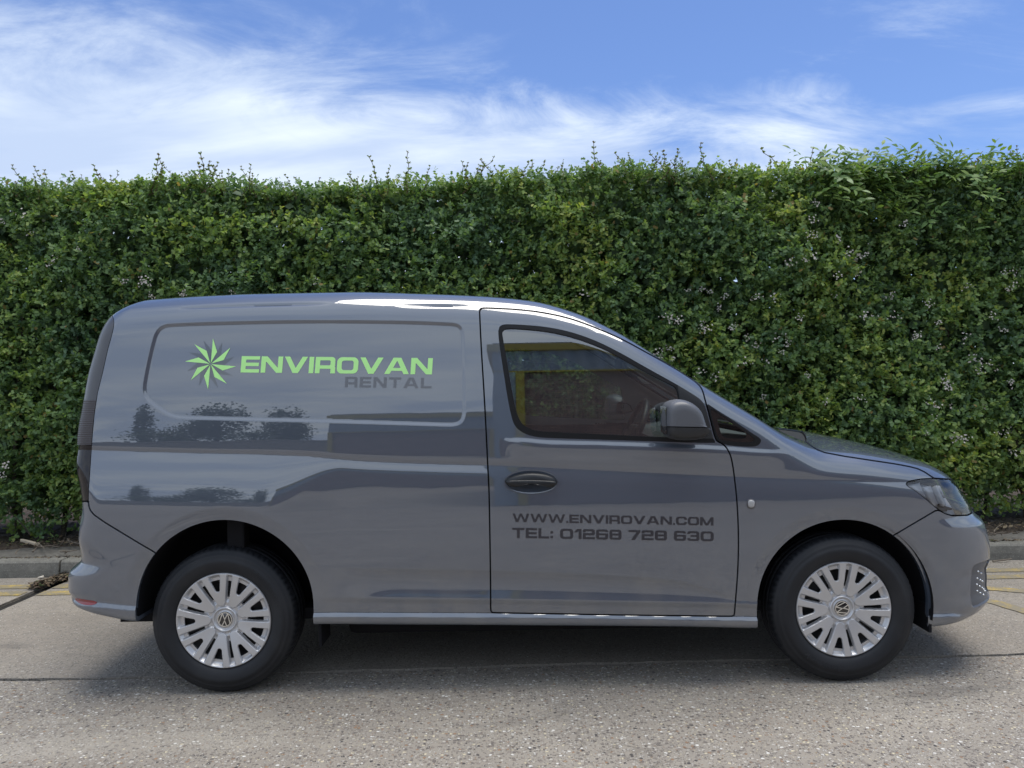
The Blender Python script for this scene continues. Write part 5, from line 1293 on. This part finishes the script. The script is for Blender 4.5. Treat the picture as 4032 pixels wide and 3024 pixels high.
def sprays(n, xr, depth, zr=(0.15, 3.3), per=9, size=(0.025, 0.048), top=False):
    """short twigs, each with a rosette of leaves turned to the light"""
    x = rh.uniform(*xr, n)
    if top:
        y = 2.95 + rh.uniform(0, 0.9, n); z = hedge_top(x) - np.abs(rh.normal(0, 0.05, n)) + 0.02
    else:
        z = rh.uniform(zr[0], zr[1], n); z = np.minimum(z, hedge_top(x) + rh.normal(0, 0.03, n))
        y = hedge_face(x, z) + depth[0] + (depth[1] - depth[0]) * rh.uniform(0, 1, n) ** 1.5
    keep = np.ones(n, bool)
    if not top: keep &= ~((z < 0.50) & (rh.uniform(0, 1, n) < sstep(0.50, 0.18, z) * 0.6))
    x, y, z = x[keep], y[keep], z[keep]; n = len(x)
    d = np.stack([rh.normal(0, 0.6, n), rh.normal(-0.55, 0.45, n), rh.normal(0.25, 0.55, n)], 1)
    if top: d[:, 2] = np.abs(d[:, 2]) + 0.6; d[:, 1] *= 0.6
    d /= np.linalg.norm(d, axis=1)[:, None]
    clump = 0.68 + 0.24 * vn2(x * 1.7 + 60, z * 1.9) + 0.26 * vn3(x * 4.3, z * 4.7 + 30) + rh.normal(0, 0.13, n)
    L = rh.uniform(0.05, 0.13, n)
    q = np.repeat(np.arange(n), per); m = len(q); t = np.tile(np.linspace(0.1, 1.0, per), n)
    P = np.stack([x, y, z], 1)[q] + d[q] * (L[q] * t)[:, None] + rh.normal(0, 0.006, (m, 3))
    a = rh.uniform(0, 2 * math.pi, m)
    e1 = np.cross(d, [0.3, 0.2, 0.9]); e1 /= np.linalg.norm(e1, axis=1)[:, None]; e2 = np.cross(d, e1)
    D = e1[q] * np.cos(a)[:, None] + e2[q] * np.sin(a)[:, None] + d[q] * rh.uniform(0.1, 0.9, m)[:, None]
    Nn = np.array([0, -0.45, 0.75]) + rh.normal(0, 0.45, (m, 3))
    S = rh.uniform(*size, m) * (0.75 + 0.35 * (1 - np.abs(t - 0.6)))
    tone = np.clip(clump[q] * 0.75 + 0.18 * (t - 0.5) + rh.normal(0, 0.10, m), 0, 0.94)
    red = (rh.uniform(0, 1, m) < 0.012); tone[red] = 1.0
    return leaves(P, D, Nn, S, tone, LEAF, LEAF_T)
kq = 0.35 if DRAFT else 1.0
fo = leaf_obj('foliage', [sprays(int(23000 * kq), (-4.75, 4.75), (-0.02, 0.30)), sprays(int(900 * kq), (-6.2, -4.75), (-0.02, 0.2)), sprays(int(900 * kq), (4.75, 6.2), (-0.02, 0.2)),
                         sprays(int(2600 * kq), (-5.6, 5.6), (0, 0), top=True, size=(0.022, 0.042))], M['leaf'], hedge, HO); fo['kind'] = 'stuff'
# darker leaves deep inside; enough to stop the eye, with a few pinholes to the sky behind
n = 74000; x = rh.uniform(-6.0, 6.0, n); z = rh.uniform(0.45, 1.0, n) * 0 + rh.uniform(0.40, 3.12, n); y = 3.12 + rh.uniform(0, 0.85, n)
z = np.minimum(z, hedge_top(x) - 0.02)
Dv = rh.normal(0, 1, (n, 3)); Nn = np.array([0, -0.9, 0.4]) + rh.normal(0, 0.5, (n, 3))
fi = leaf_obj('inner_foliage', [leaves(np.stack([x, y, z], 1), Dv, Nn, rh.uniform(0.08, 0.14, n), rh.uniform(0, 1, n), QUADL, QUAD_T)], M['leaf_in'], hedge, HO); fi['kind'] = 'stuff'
# stems at the foot of the hedge
for k in range(34):
    x = -5.0 + 10.0 * k / 33 + rh.uniform(-0.12, 0.12); y = 3.25 + rh.uniform(-0.12, 0.2)
    pts = [(x, y, 0.05)]
    for s in range(6): pts.append((pts[-1][0] + rh.normal(0, 0.05), pts[-1][1] + rh.normal(0, 0.04), pts[-1][2] + rh.uniform(0.28, 0.42)))
    V, Q = tube_arrays(pts, np.linspace(rh.uniform(0.014, 0.028), 0.006, len(pts)), 6); link('stem', mesh_np('stem', V - HO, Q), M['bark'], hedge)
for k in range(46):
    x = rh.uniform(-4.8, 4.8); y = 3.0 + rh.uniform(-0.12, 0.1); z = rh.uniform(0.16, 0.55)
    a = rh.uniform(-1.2, 1.2); L = rh.uniform(0.18, 0.45)
    pts = [(x + L * t * math.sin(a) + rh.normal(0, 0.012), y - 0.1 * t + rh.normal(0, 0.01), z + L * t * math.cos(a) * 0.7) for t in np.linspace(0, 1, 5)]
    V, Q = tube_arrays(pts, np.linspace(0.006, 0.002, 5), 4); link('branch', mesh_np('branch', V - HO, Q), M['bark'], hedge)
# shoots standing out of the clipped top
def shoot_mesh(seed):
    r = np.random.default_rng(seed); H = 1.0; pts = [np.zeros(3)]
    lean = r.normal(0, 0.10, 2)
    for s in range(8): pts.append(pts[-1] + np.array([lean[0] * 0.12 + r.normal(0, 0.010), lean[1] * 0.12 + r.normal(0, 0.008), 0.0325]))
    pts = np.array(pts); V, Q = tube_arrays(pts, np.linspace(0.0036, 0.0022, len(pts)), 5)
    T = np.concatenate([Q[:, [0, 1, 2]], Q[:, [0, 2, 3]]]); tone = np.full(len(V), 0.92)
    Ps, Ds, Ss, To = [], [], [], []
    for i in range(1, len(pts)):
        for j in range(int(r.integers(4, 8))):
            a = r.uniform(0, 6.28); f = i / (len(pts) - 1)
            Ps.append(pts[i] + r.normal(0, 0.003, 3)); Ds.append([math.cos(a), math.sin(a), 0.7]); Ss.append(r.uniform(0.022, 0.040) * (1.15 - 0.6 * f)); To.append(np.clip(0.1 + 0.5 * f + r.normal(0, 0.15), 0, 1))
    L = leaves(np.array(Ps), np.array(Ds), np.array([[0, -0.5, 0.8]]) + r.normal(0, 0.3, (len(Ps), 3)), np.array(Ss), np.array(To), LEAF, LEAF_T)
    V2 = np.concatenate([V, L[0]]); T2 = np.concatenate([T, L[1] + len(V)]); C = np.concatenate([tone, L[2]])
    me = mesh_np('shoot', V2, T2, smooth=False); a = me.attributes.new('tone', 'FLOAT', 'POINT'); a.data.foreach_set('value', C.astype(np.float32)); me.materials.append(M['shoot_leaf'])
    return me
SH = [shoot_mesh(100 + i) for i in range(9)]
_big = {442: 1.25, 240: 0.95, 100: 0.8, 15: 0.85, 185: 0.75, 320: 0.8, 355: 0.9, 410: 0.95, 487: 1.0, 570: 0.6, 628: 0.65, 745: 0.7, 790: 0.75, 825: 0.95, 905: 0.7, 995: 0.9, 1125: 0.95, 1160: 0.95, 1210: 0.6, 1270: 0.75, 1295: 1.0, 1355: 1.1, 1400: 1.0, 1440: 0.9, 1460: 0.9, 1510: 0.8, 1595: 1.0, 1775: 1.15, 1838: 1.2, 1935: 1.0, 1970: 0.9, 2140: 0.75, 2200: 0.9}
def put_shoot(x, y, sc):
    o = link('shoot', SH[int(rh.integers(0, 9))], None, hedge); o.location = (x, y - 3.4, float(hedge_top(np.array(x))) - 0.06 - 0.1)
    sc *= 1.15; o.scale = (sc, sc, sc); o.rotation_euler = (rh.normal(0, 0.08), rh.normal(0, 0.10), rh.uniform(0, 6.28))
for uu, sc in _big.items():
    for k in range(3 if sc > 0.7 else 2):
        y = 3.0 + rh.uniform(-0.05, 0.3); x, _ = unp(uu * 1.8228 + rh.normal(0, 14), 640, y); put_shoot(float(x), y, sc * (1.0 if k == 0 else rh.uniform(0.55, 0.8)))
for k in range(215): put_shoot(rh.uniform(-5.2, 5.2), 3.0 + rh.uniform(-0.05, 0.7), rh.uniform(0.5, 1.0))
# elder growing through at the right
def elder_mesh(seed):
    r = np.random.default_rng(seed); Ps, Ds, Ss, To, Nn = [], [], [], [], []
    st = np.array([(0, 0, 0), (0.01, 0, 0.09), (0.0, 0.01, 0.18)]); V, Q = tube_arrays(st, [0.005, 0.004, 0.003], 5); T = np.concatenate([Q[:, [0, 1, 2]], Q[:, [0, 2, 3]]])
    for k in range(5):
        a = k * 2.4 + r.uniform(0, 0.6); ax = np.array([math.cos(a), math.sin(a), r.uniform(0.2, 0.7)]); ax /= np.linalg.norm(ax); b = st[1 + k % 2]
        side = np.cross(ax, [0, 0, 1]); side /= np.linalg.norm(side)
        for j, t in enumerate((0.05, 0.05, 0.10, 0.10, 0.15)):
            s = 0 if j == 4 else (1 if j % 2 else -1)
            Ps.append(b + ax * t); Ds.append(ax * (0.6 if s else 1) + side * s * 0.8 + np.array([0, 0, -0.15])); Ss.append(r.uniform(0.07, 0.10)); To.append(r.uniform(0.1, 1)); Nn.append(np.array([0, -0.3, 0.9]) + r.normal(0, 0.2, 3))
    L = leaves(np.array(Ps), np.array(Ds), np.array(Nn), np.array(Ss), np.array(To), BIG, BIG_T)
    me = mesh_np('elder_sprig', np.concatenate([V, L[0]]), np.concatenate([T, L[1] + len(V)]), smooth=False); a = me.attributes.new('tone', 'FLOAT', 'POINT'); a.data.foreach_set('value', np.concatenate([np.full(len(V), 0.3), L[2]]).astype(np.float32)); me.materials.append(M['elder_leaf'])
    return me
EL = [elder_mesh(300 + i) for i in range(5)]
for k in range(120):
    x = rh.uniform(2.7, 4.9) if k > 30 else rh.uniform(2.55, 3.5)
    tp = float(hedge_top(np.array(x)))
    if k % 5 < 2: y = 3.0 + rh.uniform(-0.05, 0.3); z = tp - rh.uniform(0.10, 0.22)
    else: z = tp - abs(rh.normal(0.1, 0.22)); y = float(hedge_face(np.array(x), np.array(z))) + 0.0
    o = link('elder_sprig', EL[k % 5], None, hedge); o.location = (x, y - 3.4, z - 0.1); s = rh.uniform(0.7, 1.15); o.scale = (s, s, s)
    o.rotation_euler = (rh.uniform(0.0, 0.9) if k % 5 >= 2 else rh.normal(0, 0.2), rh.normal(0, 0.25), rh.uniform(0, 6.28) if k % 5 < 2 else rh.normal(0, 0.8))
x, z = [float(a) for a in unp(3172, 640, 3.1)]
o = link('elder_sprig', EL[0], None, hedge); o.location = (x, -0.3, z - 0.1 - 0.16); o.scale = (0.9, 0.9, 1.1)
# blossom
def flower_mesh(seed):
    r = np.random.default_rng(seed); V = []; T = []
    for k in range(int(r.integers(6, 13))):
        c = np.array([r.normal(0, 0.022), r.normal(-0.01, 0.008), r.normal(0, 0.016)]); nn = np.array([r.normal(0, 0.4), -1.0, r.normal(0.5, 0.4)]); nn /= np.linalg.norm(nn)
        e1 = np.cross(nn, [0.1, 0.3, 1]); e1 /= np.linalg.norm(e1); e2 = np.cross(nn, e1); R0 = r.uniform(0.006, 0.0095); a0 = r.uniform(0, 6)
        for p in range(5):
            a = a0 + p * 2 * math.pi / 5; d = e1 * math.cos(a) + e2 * math.sin(a); s = -e1 * math.sin(a) + e2 * math.cos(a); b = len(V)
            V += [c, c + d * R0 * 0.6 + s * R0 * 0.45 + nn * R0 * 0.15, c + d * R0 * 1.05 + nn * R0 * 0.3, c + d * R0 * 0.6 - s * R0 * 0.45 + nn * R0 * 0.15]; T += [(b, b + 1, b + 2), (b, b + 2, b + 3)]
    me = mesh_np('flower_cluster', np.array(V), np.array(T), smooth=False); me.materials.append(M['petal']); return me
M['petal'] = mat('white_petal', (0.52, 0.48, 0.43), 0.7)
FL = [flower_mesh(400 + i) for i in range(8)]
def put_flower(u, v, s):
    y = 2.85; x, z = [float(a) for a in unp(u, v, y)]; y = float(hedge_face(np.array(x), np.array(z))) - 0.07; x, z = [float(a) for a in unp(u, v, y)]
    o = link('flower_cluster', FL[int(rh.integers(0, 8))], None, hedge); o.location = (x, y - 3.4, z - 0.1); o.scale = (s, s, s); o.rotation_euler = (rh.normal(0, 0.3), rh.normal(0, 0.6), rh.normal(0, 0.3))
_fl = [(3215, 805), (3205, 865), (3190, 925), (3115, 1030), (3170, 1020), (3205, 1010), (3340, 1000), (3380, 1010), (3405, 1002), (3290, 1090), (3375, 1080), (3290, 1165), (3480, 1170), (3510, 1165), (3400, 1250), (3440, 1262), (3520, 1250), (3660, 1195), (3810, 1130), (3960, 1070), (4000, 1075), (3985, 1130), (3830, 1420), (3860, 1425), (3890, 1435), (3920, 1455), (3720, 1490), (3725, 1520), (3740, 1530), (3690, 1370), (3660, 1590), (3690, 1600), (3740, 1600), (3675, 1645), (3755, 1720), (3780, 1725), (3800, 1735), (3650, 1705), (3970, 1695), (3940, 1710), (3985, 1780), (3860, 1460), (3250, 1585), (3390, 1575), (2760, 1140), (2800, 1150), (2860, 1165), (2830, 1215), (2670, 1265), (2640, 1260), (2640, 1370), (2590, 1385), (2780, 1295), (2770, 1302), (2580, 1408), (2760, 1465), (2650, 1410), (2940, 1335), (2980, 1355), (2935, 1430), (2820, 1490), (2300, 1160), (720, 1160), (490, 1105), (10, 875), (90, 845), (115, 920), (575, 1105), (920, 1150), (565, 1102), (200, 1040), (310, 980), (15, 1870), (25, 1830), (1250, 1115), (600, 1165), (3010, 1560), (3020, 1425), (3080, 1390), (3100, 1350), (3180, 1480), (3560, 880), (3300, 940), (3950, 1300), (3900, 1250), (3985, 1500), (3870, 1600), (3800, 1330), (3600, 1330), (3700, 1270), (3050, 1180), (3070, 1330), (3150, 1250), (2960, 1180), (2880, 1290)]
for u, v in _fl:
    put_flower(u, v, rh.uniform(0.75, 1.1))
    if rh.uniform() < 0.2: put_flower(u + rh.normal(0, 22), v + rh.normal(0, 16), rh.uniform(0.5, 0.9))
# ---------------------------------------------------------------- behind the camera: what the van's paint and glass reflect
def mk_brick():
    m = mat('brown_brick', (0.12, 0.075, 0.06), 0.85); t = NT(m)
    b = t.n('ShaderNodeTexBrick'); b.inputs['Scale'].default_value = 1.0; b.inputs['Brick Width'].default_value = 0.225; b.inputs['Row Height'].default_value = 0.075; b.inputs['Mortar Size'].default_value = 0.006
    b.inputs['Color1'].default_value = (0.29, 0.205, 0.178, 1); b.inputs['Color2'].default_value = (0.22, 0.16, 0.145, 1); b.inputs['Mortar'].default_value = (0.13, 0.115, 0.105, 1)
    t.l(t.coord('Object', (1, 1, 1), (R(90), 0, 0)), b.inputs[0]); t.set('Base Color', b.outputs[0]); return m
M['brick'] = mk_brick()
M['cladding'] = mat('blue_grey_cladding', (0.26, 0.31, 0.36), 0.5); M['yellow_trim'] = mat('yellow_trim', (0.36, 0.29, 0.05), 0.45); M['roof'] = mat('roof_sheet', (0.20, 0.21, 0.22), 0.6)
def unit(name, label, x0, x1, y, depth, hb, hc, hf, post):
    u = empty(name, (x0, y, 0)); tag(u, label, 'building')
    W = x1 - x0
    bm = bmesh.new(); box_bm(bm, 0, W, -depth, 0, 0, hb); bm_obj('brick_wall', bm, M['brick'], u)
    # ribbed sheet
    n = int(W / 0.30); V = []; Q = []
    prof = [(0.0, 0.03), (0.10, 0.03), (0.14, 0.075), (0.26, 0.075)]
    xs = [(i * 0.30 + a, b) for i in range(n) for a, b in prof] + [(n * 0.30, 0.03)]
    for a, b in xs: V += [(a, b, hb - 0.04), (a, b, hc)]
    for i in range(len(xs) - 1): Q.append((2 * i, 2 * i + 2, 2 * i + 3, 2 * i + 1))
    link('cladding', mesh_np('cladding', np.array(V), np.array(Q), smooth=False), M['cladding'], u)
    bm = bmesh.new(); box_bm(bm, 0, W, -depth, 0.02, hb + 0.002, hc); bm_obj('inner_wall', bm, M['roof'], u)
    bm = bmesh.new(); box_bm(bm, -0.12, W + 0.12, -depth - 0.1, 0.16, hc + 0.003, hf); bm_obj('fascia', bm, M['yellow_trim'], u, bevel=0.01)
    bm = bmesh.new(); box_bm(bm, -0.02, W, 0.004, 0.10, hb - 0.10, hb - 0.045); bm_obj('drip_trim', bm, M['yellow_trim'], u)
    bm = bmesh.new(); box_bm(bm, 0.0, W, -depth, 0.0, hf + 0.002, hf + 0.1); bm_obj('roof', bm, M['roof'], u)
    for px in post:
        bm = bmesh.new(); box_bm(bm, px, px + 0.16, 0.003, 0.14, 0, hb - 0.105); bm_obj('corner_trim', bm, M['yellow_trim'], u)
        if px > 0.2 and px < 1: bm = bmesh.new(); box_bm(bm, 0.0, px - 0.004, 0.003, 0.11, 0, hb - 0.105); bm_obj('side_cladding', bm, M['cladding'], u)
    return u
unit('industrial_unit', 'tall brick unit with blue-grey cladding and yellow fascia facing the van', -0.35, 16.0, -10.0, 9.0, 3.95, 4.75, 5.05, (0.42,))
unit('industrial_unit', 'low brick unit with yellow trim standing back beyond the yard', -6.9, 6.0, -24.0, 9.0, 2.2, 3.35, 3.72, (0.0, 6.0))
wall = empty('boundary_wall', (0, -46, 0)); tag(wall, 'long pale boundary wall across the far side of the yard', 'wall')
bm = bmesh.new(); box_bm(bm, -90, 40, -0.15, 0.15, 0, 1.75); bm_obj('panel', bm, mat('pale_wall', (0.24, 0.22, 0.19), 0.9), wall)
bm = bmesh.new(); box_bm(bm, -90, 40, -0.2, 0.2, 1.753, 1.85); bm_obj('coping', bm, mat('coping', (0.32, 0.30, 0.27), 0.9), wall)
M['far_leaf'] = mk_leaf('tree_leaf', [(0.0, (0.02, 0.04, 0.018)), (1.0, (0.06, 0.10, 0.03))], 0.2)
rt = np.random.default_rng(77)
def tree(name, label, px, D, height, rx, rz, kind, n=2600):
    x = (px - 2016) / 3030 * (3.44 + D); y = -D
    t = empty(name, (x, y, 0)); tag(t, label, 'tree', 'trees beyond the yard')
    zc = height - rz
    pts = [(0, 0, 0), (0.1, 0.05, zc * 0.5), (0.0, 0, zc), (0.05, 0, height * 0.9)]
    V, Q = tube_arrays(pts, [0.28, 0.22, 0.15, 0.04], 8); link('trunk', mesh_np('trunk', V, Q), M['bark'], t)
    nc = 34; cc = rt.normal(0, 1, (nc, 3)); cc /= np.linalg.norm(cc, axis=1)[:, None]; cc *= rt.uniform(0.35, 1.0, (nc, 1)) ** 0.6
    cc = cc * np.array([rx * 0.8, rx * 0.8, rz * 0.85]) + [0, 0, zc]
    for k in range(7):
        V, Q = tube_arrays([(0, 0, zc - rz * 0.6 + k * 0.12 * rz), tuple(cc[k])], [0.09, 0.02], 5); link('limb', mesh_np('limb', V, Q), M['bark'], t)
    k = rt.integers(0, nc, n); P = cc[k] + rt.normal(0, 1, (n, 3)) * np.array([rx, rx, rz]) * 0.20
    L = leaves(P, rt.normal(0, 1, (n, 3)), rt.normal(0, 0.6, (n, 3)) + [0, 0.3, 0.7], rt.uniform(0.22, 0.42, n), rt.uniform(0, 1, n), QUADL, QUAD_T)
    leaf_obj('crown', [L], M['far_leaf'], t, np.zeros(3))
tree('poplar_tree', 'narrow upright poplar at the far end of the wall', 412, 52, 9.2, 1.1, 4.2, 0, 1800)
tree('cedar_tree', 'wide low spreading dark tree beyond the wall', 575, 50, 5.0, 4.4, 2.2, 0, 3000)
tree('leafy_tree', 'tall rounded tree beyond the wall, nearest the spreading one', 775, 50, 9.0, 2.3, 3.6, 0)
tree('leafy_tree', 'tall slender tree beyond the wall, nearest the low brick unit', 1072, 50, 8.0, 2.0, 3.4, 0)
tree('leafy_tree', 'low bushy tree beside the low brick unit', 930, 56, 3.9, 4.0, 1.6, 0, 1800)
tree('leafy_tree', 'broad tree far behind the low brick unit', 1600, 60, 7.2, 5.0, 3.0, 0, 2600)
